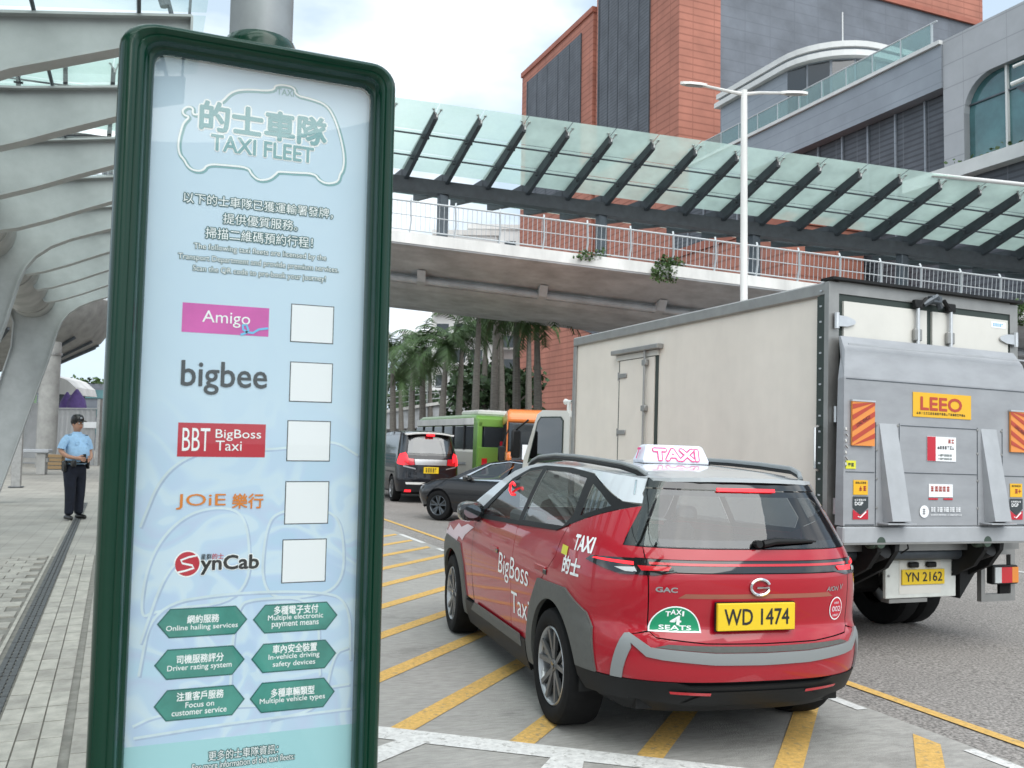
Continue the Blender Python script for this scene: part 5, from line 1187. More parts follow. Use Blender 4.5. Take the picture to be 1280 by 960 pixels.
# roof sign
rs_=empty('roof_sign',(.24,.0,1.640));rs_.parent=tx
vs=[(x*sx_,y*sy_,z) for z,sx_,sy_ in ((0,.085,.248),(.02,.085,.25),(.115,.055,.215),(.125,.04,.20)) for x,y in ((-1,-1),(-1,1),(1,1),(1,-1))]
b=MB();b.add(vs,[(i*4+k,i*4+(k+1)%4,(i+1)*4+(k+1)%4,(i+1)*4+k) for i in range(3) for k in range(4)]+[(12,13,14,15)]);so_=b.build('lamp_housing','sign_lit',rs_)
md=so_.modifiers.new('b','BEVEL');md.width=.01;md.segments=3;md.limit_method='ANGLE'
b=MB();b.box(-.10,.10,-.258,.258,-.02,.0,bev=.006);b.build('base','black_plastic',rs_)
sl_=lambda v:-.0865+.030*(v/.105)
lettering('TAXI',lambda u,v:Vector((-.0868+.286*v,.165-u,.025+v)),.33,.070,'pink_ink',rs_,.12)
lettering('TAXI',lambda u,v:Vector((-.0878+.286*v,.165-u,.025+v)),.33,.070,'sign_lit',rs_,.035)
b=MB();pf=lambda u,v:Vector((-.05+u*-1 if 0 else .02-u,.273-.033*(v+.03)/.105,.03+v))
lettering('T',pf,.05,.07,'pink_ink',rs_,.03,.03)
# interior
b=MB()
def seat(x,y,w,h=1.22,head=True,par=tx):
    o=empty('seat',(x,y,.35));o.parent=par
    MB().box(-.05,.45,-w/2,w/2,.0,.22,bev=.06).build('cushion','seat_grey',o)
    b=MB();b.prism([(-.02,.15),(.10,.15),(-.06,h-.62),(-.20,h-.62)],w,'y',-w/2);b.build('backrest','seat_grey',o)
    if head:
        for yy in ((0,) if w<.7 else (-w*.32,0,w*.32)):MB().box(-.25,-.13,yy-.13,yy+.13,h-.60,h-.42,bev=.04).build('headrest','seat_grey',o)
seat(1.05,.38,.5,1.25);seat(1.05,-.38,.5,1.25);seat(.15,0,1.3,1.22)
MB().box(-.55,2.2,-.80,.80,.33,.42).build('floor','black_plastic',tx)
MB().box(-.62,.0,-.62,.62,.95,1.0).build('parcel_shelf','seat_grey',tx)
MB().box(1.75,2.3,-.74,.74,.6,1.08,bev=.06).build('dashboard','black_plastic',tx)
b=MB();b.tube([(1.62+.06*math.sin(R(a)),-.38+.18*math.cos(R(a)),1.02+.16*math.sin(R(a))) for a in range(0,360,20)],.014,6,closed=True);b.build('steering_wheel','black_plastic',tx)
MB().box(1.62,1.66,-.13,.13,1.43,1.50,bev=.01).build('inner_mirror','black_plastic',tx)
b=MB();b.add([(1.55,-.03,1.30)],[]) if 0 else None
C.patch('headlining','roof',[(-.6,-.55),(1.4,-.55),(1.4,.55),(-.6,.55)],'seat_light',tx,off=-.05,step=.2)
b=MB();b.tube([(1.30,.80,1.42),(1.36,.80,1.44),(1.42,.80,1.42),(1.43,.80,1.37),(1.38,.80,1.345),(1.31,.80,1.35)],.010,6);b.build('led_reflection','lamp_lit',tx)  # glowing red tube stands in for an LED reflection in the front window
# passenger bag on back shelf / papers
MB().box(1.2,1.6,.55,.75,1.05,1.22,bev=.03).build('meter_box','seat_light',tx)
dv=None
# driver: seated figure in dark jacket
# ================= TRUCK =================
TX,TY=5.55,6.2
tk=empty('box_truck',(TX,TY,ROADZ(TX)),label='cream box truck with raised grey tail lift, behind the red taxi',cat='truck')
tk.rotation_euler=(0,TILT,0)
BW,BL,BH,BZ=2.33,5.1,3.28,1.0
b=MB();b.box(.03,BW-.03,.06,BL-.04,BZ,BH-.02);b.build('cargo_box','cream_panel',tk)
# edge profiles
def tb(x0,x1,y0,y1,z0,z1,name,m,par=tk,bev=0):return MB().box(x0,x1,y0,y1,z0,z1,bev=bev).build(name,m,par)
for x0,x1 in ((-.005,.06),(BW-.06,BW+.005)):tb(x0,x1,.05,BL,BH-.12,BH+.005,'top_rail','frame_alu',bev=.015)
tb(.0,.05,BL-.09,BL-.002,BZ,BH-.12,'corner_post','frame_alu',bev=.01);tb(BW-.05,BW,BL-.09,BL-.002,BZ,BH-.12,'corner_post','frame_alu')
tb(.0,BW,BL-.08,BL,BH-.1,BH,'top_rail','frame_alu',bev=.015);tb(-.006,.05,.06,BL,BZ-.06,BZ+.06,'bottom_rail','frame_alu');tb(BW-.05,BW+.006,.06,BL,BZ-.06,BZ+.06,'bottom_rail','frame_alu')
tb(-.015,.10,-.0,.055,BZ-.1,BH,'rear_post','frame_alu');tb(BW-.09,BW+.015,0,.055,BZ-.1,BH,'rear_post','frame_alu')
tb(.10,BW-.09,-.0,.055,BH-.10,BH+.01,'rear_header','frame_alu');tb(.10,BW-.09,0,.055,BZ-.1,BZ+.02,'rear_sill','frame_alu')
tb(-.02,BW+.02,-.06,.10,BH+.012,BH+.035,'rain_gutter','chassis_black')
tb(-.012,.028,.058,.15,BZ,BH-.12,'seal_strip','gasket')
for k in range(16):tb(-.018,-.011,.09,.115,BZ+.1+k*.14,BZ+.115+k*.14,'rivet','aluminium')
tb(.10,BW-.09,.012,.05,BZ+.02,BH-.10,'door_gasket','gasket')
for x0,x1 in ((.145,1.135),(1.205,BW-.135)):
    d=tb(x0,x1,-.012,.011,BZ+.05,BH-.165,'rear_door','door_white')
for i,(hx,sg) in enumerate(((.05,1),(BW-.05,-1))):
    for zz in (2.93,2.1,1.3):
        h=empty('hinge',(hx,-.02,zz));h.parent=tk
        b=MB();b.tube([(0,-.01,-.07),(0,-.01,.07)],.022,8);b.build('pin','aluminium',h)
        b=MB();b.prism([(0,-.05),(sg*.12,-.045),(sg*.20,-.02),(sg*.215,0),(sg*.20,.02),(sg*.12,.045),(0,.05)],.014,'y',-.014);b.build('strap','aluminium',h)
for rx in (.99,1.40):
    lk=empty('lock_rod',(rx,-.045,2.2));lk.parent=tk
    b=MB();b.tube([(0,0,-1.1),(0,0,.97)],.017,8);b.build('rod','aluminium',lk)
    for zz in (.62,.1,-.8):b=MB();b.box(-.045,.045,-.012,.03,zz,zz+.11,bev=.008);b.build('guide','frame_alu',lk)
    b=MB();b.box(-.05,.05,-.02,.03,.92,1.0,bev=.008);b.tube([(0,0,.93),(.10 if rx<1.2 else -.10,-.01,1.02)],.02,6);b.build('cam_lock','chassis_black',lk)
b=MB();b.tube([(1.05,-.05,3.16),(1.17,-.09,3.24),(1.26,-.05,3.15)],.028,6);b.box(1.12,1.24,-.10,-.02,3.18,3.25,bev=.01);b.build('marker_bracket','steel_dark',tk)
st=tb(1.97,2.16,-.0145,-.0125,3.03,3.09,'maker_label','card_white');print_bars(plane_fn((1.99,-.0155,3.045),(1,0,0),(0,0,1)),.14,.03,'cyan_ink',tk,5)
# exposed side of rear corner: dark column with grab handle
b=MB();b.tube([(-.02,.10,2.0),(-.07,.09,1.98),(-.07,.09,1.62),(-.02,.10,1.6)],.014,8);b.build('grab_handle','chrome',tk)
# side door
sd=empty('side_door',(0,3.35,2.2));sd.parent=tk
def sdb(y0,y1,z0,z1,x0,x1,n,m,bev=0):return MB().box(x0,x1,y0-3.35,y1-3.35,z0-2.2,z1-2.2,bev=bev).build(n,m,sd)
sdb(2.87,3.80,BZ+.1,2.90,.018,.029,'gasket','gasket');sdb(2.93,3.755,BZ+.12,2.85,.004,.019,'door_leaf','cream_panel')
sdb(2.78,3.9,2.93,2.99,-.06,.03,'rain_hood','frame_alu',.008);sdb(2.86,3.85,2.86,2.925,.0,.0295,'door_header','door_white')
for zz in (2.66,1.95):
    b=MB();b.tube([(.01,.43,zz-2.2-.05),(.01,.43,zz-2.2+.05)],.02,8);b.box(-.012,.004,.22,.43,zz-2.2-.03,zz-2.2+.03,bev=.006);b.build('hinge','frame_alu',sd)
b=MB();b.tube([(-.03,-.25,-1.0),(-.03,-.25,.75)],.015,8)
for zz in (-.6,.0,.55):b.box(-.045,.0,-.30,-.20,zz,zz+.07,bev=.006)
b.build('lock_rod','frame_alu',sd)
# tail lift platform
tl=empty('tail_lift',(0,-.2,1.0));tl.parent=tk
def tlb(x0,x1,y0,y1,z0,z1,n,m,bev=0,par=tl):return MB().box(x0,x1,y0,y1,z0-1,z1-1,bev=bev).build(n,m,par)
PX0,PX1=-.02,2.27
# platform profile: thick at foot, folding outward near the top
b=MB()
prf=[(0.0,1.145),(-.0,2.42),(.05,2.66),(.13,2.79),(.15,2.79),(.10,2.60),(.075,2.40),(.10,1.145)]
n=len(prf);vs=[]
for x in (PX0,PX1):
    for y,z in prf:
        tp=0 if z<2.45 else (.05 if z<2.7 else .075)
        vs.append((x+(tp if x==PX0 else -tp),y,z-1))
b.add(vs,[tuple(range(n)),tuple(range(n,2*n))[::-1]]+[(i,(i+1)%n,n+(i+1)%n,n+i) for i in range(n)]);b.build('platform','tail_grey',tl)
tlb(PX0+.06,PX1-.06,.012,.02,2.70,2.715,'edge_lip','tail_light')
tlb(PX0,PX1,-.005,.09,.99,1.138,'bottom_beam','tail_light',.012)
tlb(PX0,PX1,-.012,-.006,.985,1.0,'beam_lip','frame_alu')
for z in (2.40,):tlb(PX0+.02,PX1-.02,-.003,.004,z,z+.008,'seam','steel_dark')
for z in (2.02,1.605):tlb(.62,1.55,-.003,.004,z,z+.007,'seam','steel_dark')
for z in (1.60,1.15):
    tlb(PX0+.02,.32,-.003,.004,z,z+.007,'seam','steel_dark');tlb(1.90,PX1-.02,-.003,.004,z,z+.007,'seam','steel_dark')
for x in (.33,.60,1.55,1.87):tlb(x,x+.008,-.003,.004,1.15,2.04,'seam','steel_dark')
for x in (.345,.585,1.555,1.862):
    for z in (1.30,1.55,1.80,2.02):
        b=MB();b.lathe([(0,-.008),(.012,-.006),(.014,0)],8,axis='y',c=(x,0,z-1));b.build('bolt','frame_alu',tl)
for x0 in (.375,1.60):
    b=MB();w0=.20;vs=[(x0,-.002,1.03),(x0+w0,-.002,1.03),(x0+.05,-.11,.19),(x0+w0+.06,-.11,.19),(x0+.05,.0,.17),(x0+w0+.06,.0,.17),(x0,.01,1.04),(x0+w0,.01,1.04)]
    b.add(vs,[(0,1,3,2),(0,2,4,6),(1,7,5,3),(2,3,5,4),(0,6,7,1)]);b.build('wedge_arm','tail_light',tl)
    b=MB();b.box(x0-.02,x0+w0+.10,-.13,.0,.165,.175);b.build('arm_lip','aluminium',tl)
def stick(x0,x1,z0,z1,m,name,y=-.004):
    b=MB();b.box(x0,x1,y-.002,y+.001,z0-1,z1-1);return b.build(name,m,tl)
def pbar(x,z,w,h,m,n=6,y=-.0085):print_bars(plane_fn((x,y,z-1),(1,0,0),(0,0,1)),w,h,m,tl,n,int(x*100))
def ltr(s,x,z,w,h,m,y=-.0085,off=.01,**k):lettering(s,plane_fn((x,y,z-1),(1,0,0),(0,0,1)),w,h,m,tl,off,off,**k)
stick(.76,1.47,2.11,2.33,'sticker_yellow','maker_sign')
ltr('LEEO',.85,2.175,.50,.115,'stripe_red',off=.03)
pbar(.80,2.135,.60,.020,'black_ink',22)
for i,(x0,x1) in enumerate(((.05,.30),(1.96,2.20))):
    mk=empty('marker_board',((x0+x1)/2,-.02,1.02));mk.parent=tl
    tb((x0-x1)/2,(x1-x0)/2,-.006,.012,-.19,.19,'board','sticker_orange',mk)
    tb((x0-x1)/2-.004,(x1-x0)/2+.004,-.012,.01,.19,.205,'top_clip','aluminium',mk)
    # diagonal stripes clipped to the board
    W_=(x1-x0);dirn=1 if i==0 else -1
    for k in range(-4,5):
        c=k*.095;p=[]
        # stripe: z = dirn*x*.55 + c .. +.045
        for xx in (-W_/2,W_/2):p.append((xx,dirn*xx*.55+c))
        q=[(xx,z+.045) for xx,z in p[::-1]];poly=[(a,max(-.19,min(.19,z))) for a,z in p+q]
        if max(z for _,z in poly)-min(z for _,z in poly)<.02:continue
        b=MB();b.add([(a,-.0085,z) for a,z in poly],[(0,1,2,3)]);b.build('stripe','stripe_red',mk)
    ang=math.atan(.55)*dirn
    lettering('LONG VEHICLE',plane_fn((-.075,-.0105,-.03 if dirn>0 else .04),(math.cos(ang),0,math.sin(ang)),(-math.sin(ang),0,math.cos(ang))),.17,.030,'black_ink',mk,0,0)
stick(.93,1.28,1.72,1.94,'card_white','notice_label');stick(.93,1.03,1.722,1.938,'crimson_ink','notice_label',-.0065)
pbar(1.18,1.885,.08,.035,'stripe_red',2);pbar(1.05,1.83,.21,.028,'black_ink',7);pbar(1.06,1.765,.17,.02,'dark_green_paint',7);pbar(1.06,1.735,.17,.016,'dark_green_paint',7)
stick(.95,1.24,1.40,1.515,'card_white','warning_label');pbar(.97,1.45,.24,.045,'stripe_red',5);stick(.95,1.06,1.375,1.39,'crimson_ink','warning_label');stick(1.13,1.24,1.375,1.39,'crimson_ink','warning_label')
b=MB();b.add([(.895+.055*math.cos(R(a)),-.0075,.27+.055*math.sin(R(a))) for a in range(0,360,18)],[tuple(range(20))]);b.build('emblem_disc','card_white',tl)
pbar(.872,1.245,.046,.05,'tail_grey',1,-.009);pbar(.97,1.27,.38,.04,'card_white',5);pbar(.97,1.235,.38,.012,'card_white',20)
stick(.0,.11,1.63,1.70,'bright_yellow','tag_label');pbar(.02,1.65,.07,.03,'dark_green_paint',2)
for x0 in (.085,1.97):
    stick(x0,x0+.16,1.41,1.535,'sticker_yellow','hazard_label');pbar(x0+.02,1.505,.12,.016,'black_ink',6);pbar(x0+.06,1.445,.09,.04,'stripe_red',2)
    b=MB();b.add([(x0-.005,-.0065,.395),(x0+.165,-.0065,.395),(x0+.165,-.0065,.30),(x0+.08,-.0065,.24),(x0-.005,-.0065,.30)],[(0,1,2,3,4)]);b.build('check_label','charcoal_ink',tl)
    b=MB();b.add([(x0-.005,-.006,.285),(x0+.08,-.0067,.235),(x0+.165,-.006,.285),(x0+.165,-.006,.20),(x0-.005,-.006,.20)],[(0,1,2,3,4)]);b.build('check_label','crimson_ink',tl)
    pbar(x0+.01,1.36,.13,.014,'white_ink',6);ltr('DGP',x0+.015,1.32,.09,.03,'white_ink',off=.02)
    b=MB();b.tube([(x0+.05,-.008,.225),(x0+.075,-.008,.215),(x0+.14,-.008,.265)],.005,4);b.build('tick_mark','white_ink',tl)
# chain on left edge
b=MB()
for k in range(7):b.tube([(PX0+.005,-.02,.98-k*.05),(PX0+.02*(k%2),-.03,.955-k*.05)],.009,5)
b.build('safety_chain','frame_alu',tl)
# underneath
b=MB();b.tube([(.35,.10,.90),(1.98,.10,.90)],.065,14);b.build('torsion_tube','steel_dark',tl) if 0 else None
b=MB();b.tube([(.25,.12,.86),(2.05,.12,.86)],.062,16);b.build('torsion_tube','steel_dark',tk)
for i,x in enumerate((.38,1.66)):
    ar=empty('lift_arm',(x,0,.9));ar.parent=tk
    b=MB();b.prism([(-.20,.22),(-.16,.27),(.08,.20),(.10,-.05),(.9,-.42),(.85,-.56),(.55,-.46),(-.06,-.14),(-.18,.02)],.05,'x',.0);b.build('arm_plate','chassis_black',ar)
    b=MB();b.prism([(-.20,.22),(-.16,.27),(.08,.20),(.10,-.05),(.9,-.42),(.85,-.56),(.55,-.46),(-.06,-.14),(-.18,.02)],.05,'x',.20);b.build('arm_plate','chassis_black',ar)
    b=MB();b.tube([(.12,-.12,.02),(.12,.85,-.42)],.06,10);b.tube([(.12,-.14,.03),(.12,.2,-.12)],.075,10);b.build('hydraulic_ram','black_plastic',ar)
    b=MB();b.lathe([(0,-.02),(.045,-.018),(.062,0),(.062,.05)],16,axis='x',c=(-.045,-.13,.10));b.lathe([(0,-.21),(.05,-.205),(.055,-.18),(.055,-.12)],16,axis='y',c=(.02,0,.10))
    b.build('pivot_cap','dark_green_paint',ar)
b=MB();b.tube([(.75,-.02,1.05),(.82,-.08,1.02),(.84,-.08,.93),(.79,-.04,.88)],.008,5);b.build('hose','black_plastic',tk)
b=MB();b.prism([(1.75,.82),(2.10,.92),(1.95,.66),(1.75,.42)],.3,'y',.16) ;b.build('mud_guard','chassis_black',tk)
pp=empty('plate_panel',(1.3,.18,.65));pp.parent=tk
MB().box(-.46,.42,0,.04,-.21,.20,bev=.006).build('panel','white_box',pp)
MB().box(-.30,.22,-.005,.0,-.17,.14).build('recess','door_white',pp)
MB().box(-.42,.05,.0,.10,-.25,-.215).build('lower_step','frame_alu',pp)
MB().box(-.28,.25,-.022,-.006,-.085,.055,bev=.003).build('number_plate','plate_yellow',pp)
lettering('YN 2162',plane_fn((-.245,-.0245,-.055),(1,0,0),(0,0,1)),.46,.085,'black_ink',pp,.012,.012)
for x in (-.15,.07):MB().box(x-.055,x+.055,-.05,-.006,.075,.125,bev=.01).build('plate_lamp','black_plastic',pp)
for x,z in ((-.43,.0),(.37,.02),(.37,.13)):
    b=MB();b.lathe([(0,-.012),(.012,-.01),(.012,0)],8,axis='y',c=(x,0,z));b.build('bolt','frame_alu',pp)
for x0 in (-.14,2.02):
    lm=empty('rear_lamp_frame',(x0,.15,.65));lm.parent=tk
    b=MB();b.box(0,.05,0,.05,-.27,.24);b.box(.40,.46,0,.05,-.27,.24);b.box(.05,.40,0,.05,-.27,-.20);b.box(.05,.40,0,.05,.18,.24);b.build('frame','frame_alu',lm)
    MB().box(.10,.44,-.05,.03,-.10,.08,bev=.008).build('housing','black_plastic',lm)
    MB().box(.115,.20,-.062,-.049,-.085,.065).build('reverse_lens','lamp_white',lm);MB().box(.20,.345,-.062,-.049,-.085,.065).build('brake_lens','lamp_red',lm);MB().box(.345,.43,-.062,-.049,-.085,.065).build('indicator_lens','lamp_amber',lm)
    MB().box(.25,.38,.0,.03,-.20,-.10).build('mud_flap','rubber',lm)
MB().box(.35,.55,.3,5.0,.55,.80).build('chassis_rail','chassis_black',tk);MB().box(1.7,1.9,.3,5.0,.55,.80).build('chassis_rail','chassis_black',tk)
MB().box(.10,2.2,.25,5.0,.80,.985).build('sub_frame','chassis_black',tk)
MB().box(.62,1.62,1.0,1.3,.35,.62,bev=.05).build('axle','chassis_black',tk)
def twheel(x,y,sg,wd=.24):
    w_=empty('wheel',(x,y,.42));w_.parent=tk
    b=MB();b.lathe([(.24,0),(.30,sg*.01),(.40,sg*-.005),(.42,sg*-.04),(.42,sg*-(wd-.04)),(.38,sg*-wd),(.2,sg*-wd)],28,axis='x');b.build('tyre','rubber',w_)
    b=MB();b.lathe([(0,sg*-.02),(.08,sg*-.02),(.10,sg*-.10),(.20,sg*-.12),(.24,sg*-.01)],24,axis='x');b.build('rim','frame_alu',w_)
for sg,x in ((-1,.12),(-1,.40),(1,2.18),(1,1.90)):twheel(x,1.15,sg)
twheel(.10,5.9,-1);twheel(2.2,5.9,1)
# cab
cbn=empty('cab',(0,5.3,0));cbn.parent=tk
CX0,CX1=.08,2.22
sidep=[(0,.55),(0,2.18),(.10,2.27),(.95,2.30),(1.15,2.24),(1.62,1.55),(1.72,1.2),(1.72,.5),(1.1,.5),(1.02,.75),(.85,.93),(.6,.98),(.32,.90),(.16,.7),(.12,.5)]
b=MB();b.prism([(y+.0,z) for y,z in sidep],CX1-CX0,'x',CX0);cbo=b.build('cab_shell','cab_white',cbn)
for x0,x1 in ((CX0-.012,CX0-.002),(CX1+.002,CX1+.012)):
    b=MB();b.prism([(.22,1.50),(.22,2.12),(.30,2.17),(.98,2.18),(1.08,2.12),(1.40,1.50)],x1-x0,'x',x0);b.build('side_window','dark_glass',cbn)
    b=MB();b.prism([(.20,1.48),(.20,2.13),(.29,2.19),(.99,2.20),(1.10,2.13),(1.44,1.48),(1.40,1.50),(1.08,2.12),(.98,2.18),(.30,2.17),(.22,2.12),(.22,1.50)],x1-x0+.004,'x',x0-.002);b.build('window_seal','gasket',cbn)
    b=MB();b.box(x0-.006,x1,.30,.44,1.30,1.34,bev=.002);b.build('door_handle','black_plastic',cbn)
b=MB();b.add([(CX0+.1,1.17,2.2),(CX1-.1,1.17,2.2),(CX1-.1,1.63,1.55),(CX0+.1,1.63,1.55)],[(0,1,2,3)]);b.build('windscreen','dark_window',cbn)
for x in (.25,.62):
    b=MB();b.lathe([(.02,-.16),(.022,-.05),(.035,.02),(.045,.05)],12,axis='y',c=(x,.45,2.42));b.box(x-.02,x+.02,.35,.42,2.28,2.42);b.build('air_horn','bridge_white',cbn)
for x in (CX0-.16,CX1+.16):b=MB();b.box(x-.08,x+.08,1.55,1.62,1.55,2.0,bev=.03);b.tube([(x,1.58,2.0),((x+ (CX0 if x<1 else CX1))/2,1.3,2.15)],.015,6);b.build('mirror','black_plastic',cbn)
# ================= BLACK VAN =================
vn=empty('van',(7.95,26.2,ROADZ(7.6)),label='black people carrier with lit red tail lights, behind the dark saloon car',cat='van')
vn.rotation_euler=road_rot(R(90-2));vn.scale=(1,1.02,1.09)
V=Car([(.2,-.85),(.4,-.95),(.6,-.98),(.8,-.96),(1.0,-.95),(1.15,-.93),(1.3,-.88),(1.6,-.76),(1.82,-.66),(1.95,-.62)],[(.2,3.7),(.6,3.9),(1.0,3.7),(1.9,3.0)],[(.2,.86),(.5,.92),(.9,.925),(1.15,.91),(1.4,.86),(1.7,.80),(1.95,.74)],[(-.8,1.88),(-.4,1.93),(.6,1.96),(2.0,1.92),(2.6,1.7),(3.2,1.2),(3.8,1.0)],a=.7,n=3.6)
for sg in (1,-1):
    V.patch('body_side','side',[(-9,.3)]+[(-.42,.3)]+arc(0,.36,.40,180,0,12)+[(.42,.3),(2.55,.3)]+arc(2.95,.36,.40,180,0,12)+[(9,.4),(9,.95),(3.1,1.08),(-9,1.16)],'van_black',vn,sg=sg,step=.15)
    V.patch('side_glass','side',[(-9,1.165),(3.05,1.085),(2.55,1.62),(2.2,1.78),(-.3,1.82),(-9,1.80)],'dark_window',vn,sg=sg,step=.15)
    V.patch('roof_side','side',[(-9,1.803),(-.3,1.823),(2.2,1.783),(2.3,1.80),(2.0,V.ze(2.0)),(.6,V.ze(.6)),(-.4,V.ze(-.4)),(-9,1.86)],'van_black',vn,sg=sg,step=.12)
    V.patch('tail_light','rear',[(sg*.48,1.02),(sg*.50,1.18),(sg*.72,1.20),(sg*9,1.30),(sg*9,1.0)],'lamp_red',vn,off=.006,step=.08)
    V.patch('tail_light','rear',[(sg*.66,1.08),(sg*.66,1.24),(sg*9,1.36),(sg*9,1.12)],'lamp_lit',vn,off=.012,step=.08)
    V.patch('tail_light','side',[(-9,1.0),(-.55,1.05),(-.60,1.30),(-9,1.34)],'lamp_lit',vn,off=.008,sg=sg,step=.08)
    V.patch('chrome_strip','rear',[(sg*.45,.93),(sg*.78,1.0),(sg*.78,.965),(sg*.45,.90)],'rim_silver',vn,off=.01,step=.08)
    V.patch('reflector','rear',[(sg*.55,.30),(sg*.72,.30),(sg*.72,.36),(sg*.55,.36)],'lamp_lit',vn,off=.012,step=.08)
    wheel(vn,0,sg*.92,.35,.35,.24,sg);wheel(vn,2.95,sg*.92,.35,.35,.24,sg)
V.patch('tailgate','rear',[(-9,.3),(9,.3),(9,1.27),(-9,1.27)],'van_black',vn,step=.12)
V.patch('rear_pillar_glass','rear',[(-9,1.273),(9,1.273),(9,1.86),(-9,1.86)],'gloss_black',vn,step=.12)
V.patch('rear_window','rear',[(-.66,1.33),(.66,1.33),(.60,1.74),(-.60,1.74)],'car_glass',vn,off=.01,step=.12)
V.patch('window_backing','rear',[(-.65,1.34),(.65,1.34),(.59,1.73),(-.59,1.73)],'seat_grey',vn,off=.006,step=.12)
V.patch('chrome_panel','rear',[(-.46,1.02),(.46,1.02),(.48,1.17),(-.48,1.17)],'rim_silver',vn,off=.012,step=.1)
V.patch('bumper_strip','rear',[(-.70,.50),(.70,.50),(.72,.56),(-.72,.56)],'bridge_white',vn,off=.012,step=.1)
b=MB();b.box(-.99,-.965,-.22,.22,.80,.97);b.build('number_plate','plate_yellow',vn);print_bars(plane_fn((-.993,.17,.83),(0,-1,0),(0,0,1)),.34,.11,'black_ink',vn,5)
b=MB();b.box(-.80,-.74,-.12,.12,1.80,1.845);b.build('high_brake_light','lamp_lit',vn)
V.patch('roof','roof',[(-.72,-.72),(.6,-.74),(2.2,-.72),(2.2,.72),(.6,.74),(-.72,.72)],'van_black',vn,step=.2,off=.0)
V.patch('spoiler','roof',[(-.78,-.70),(-.66,-.74),(-.66,.74),(-.78,.70)],'bridge_white',vn,step=.1,off=.006,thick=.03)
V.patch('windscreen','roof',[(2.21,-.72),(3.1,-.85),(3.1,.85),(2.21,.72)],'dark_window',vn,step=.2);V.patch('bonnet','roof',[(3.11,-.85),(3.75,-.8),(3.75,.8),(3.11,.85)],'van_black',vn,step=.2)
V.patch('front_bumper','front',[(-9,.3),(9,.3),(9,.95),(-9,.95)],'van_black',vn,step=.2)
MB().box(-.7,3.4,-.7,.7,.22,.4).build('underbody','black_plastic',vn)
# ================= DARK SALOON =================
sd_=empty('saloon_car',(8.6,17.6,ROADZ(8)),label='dark grey saloon car turning left between the red taxi and the black van',cat='car')
sd_.rotation_euler=road_rot(R(90+31))
Q=Car([(.2,-.9),(.5,-1.05),(.8,-1.05),(.95,-1.0),(1.1,-.85),(1.4,-.2)],[(.2,3.65),(.5,3.8),(.75,3.75),(.9,3.5),(1.4,2.6)],[(.2,.86),(.5,.915),(.8,.92),(.95,.90),(1.1,.80),(1.3,.66),(1.45,.58)],[(-1.1,.95),(-.7,1.08),(-.2,1.25),(.4,1.40),(1.1,1.45),(1.7,1.38),(2.2,1.18),(2.55,1.02),(3.2,.92),(3.7,.78)],a=.6,af=.9,n=3.0,crown=.04)
for sg in (1,-1):
    Q.patch('body_side','side',[(-9,.3),(-.42,.3)]+arc(0,.34,.39,180,0,12)+[(.42,.22),(2.45,.22)]+arc(2.88,.34,.39,180,0,12)+[(9,.3),(9,.72),(3.2,.86),(2.55,.95),(1.2,.955),(0,.965),(-.7,.98),(-9,.90)],'sedan_dark',sd_,sg=sg,step=.12)
    dlo=[(2.20,.965),(-.10,.975),(-.35,1.05),(.05,1.22),(.55,1.345),(1.1,1.38),(1.6,1.31)]
    Q.patch('window_frame','side',[(2.55,.955),(1.2,.958),(0,.968),(-.7,.985),(-.62,1.06),(-.2,Q.ze(-.2)),(.4,Q.ze(.4)),(1.1,Q.ze(1.1)),(1.7,Q.ze(1.7)),(2.2,Q.ze(2.2))],'sedan_dark',sd_,holes=(dlo,),sg=sg,step=.10)
    for nm,pl in (('front_window',[(2.14,.975),(1.02,.98),(1.02,1.37),(1.1,1.372),(1.58,1.30)]),('rear_window',[(.96,.98),(.05,.983),(.12,1.22),(.55,1.34),(.96,1.37)]),('quarter_window',[(0,.985),(-.28,1.04),(.04,1.18)])):
        Q.patch(nm,'side',pl,'car_glass',sd_,off=-.005,sg=sg,step=.12)
    Q.patch('window_strip','side',[(2.22,.952),(-.12,.962),(-.40,1.05),(.02,1.235),(.52,1.36),(1.1,1.395),(1.62,1.325),(2.3,.97),(2.2,.965),(1.6,1.31),(1.1,1.38),(.55,1.345),(.05,1.22),(-.35,1.05),(-.10,.975),(2.20,.965)][:14],'chrome',sd_,off=.004,sg=sg,step=.10)
    b=MB();y_=sg*1.0;b.box(1.92,2.08,min(y_-.12,y_+.08),max(y_-.12,y_+.08),.93,1.06,bev=.04);b.build('wing_mirror','gloss_black',sd_)
    for hx in (1.05,.1):
        y_=sg*(Q.side(hx,.84)+.01);b=MB();b.box(hx-.1,hx+.1,y_-.012,y_+.012,.83,.86,bev=.006);b.build('door_handle','chrome',sd_)
    wheel(sd_,0,sg*.91,.335,.335,.22,sg,rimmat=('steel_dark','gloss_black'));wheel(sd_,2.88,sg*.91,.335,.335,.22,sg,rimmat=('steel_dark','gloss_black'),steer=R(6))
    Q.patch('tail_light','rear',[(sg*.5,.80),(sg*.5,.88),(sg*9,.90),(sg*9,.78)],'lamp_red',sd_,off=.006,step=.1)
Q.patch('rear_panel','rear',[(-9,.3),(9,.3),(9,.90),(-9,.90)],'sedan_dark',sd_,step=.12)
Q.patch('roof_panel','roof',[(-.2,-.60),(.4,-.62),(1.1,-.60),(1.7,-.62),(1.7,.62),(1.1,.60),(.4,.62),(-.2,.60)],'sedan_dark',sd_,step=.15)
Q.patch('windscreen','roof',[(1.71,-.62),(2.5,-.80),(2.5,.80),(1.71,.62)],'dark_glass',sd_,step=.15);Q.patch('bonnet','roof',[(2.51,-.85),(3.6,-.75),(3.6,.75),(2.51,.85)],'sedan_dark',sd_,step=.15)
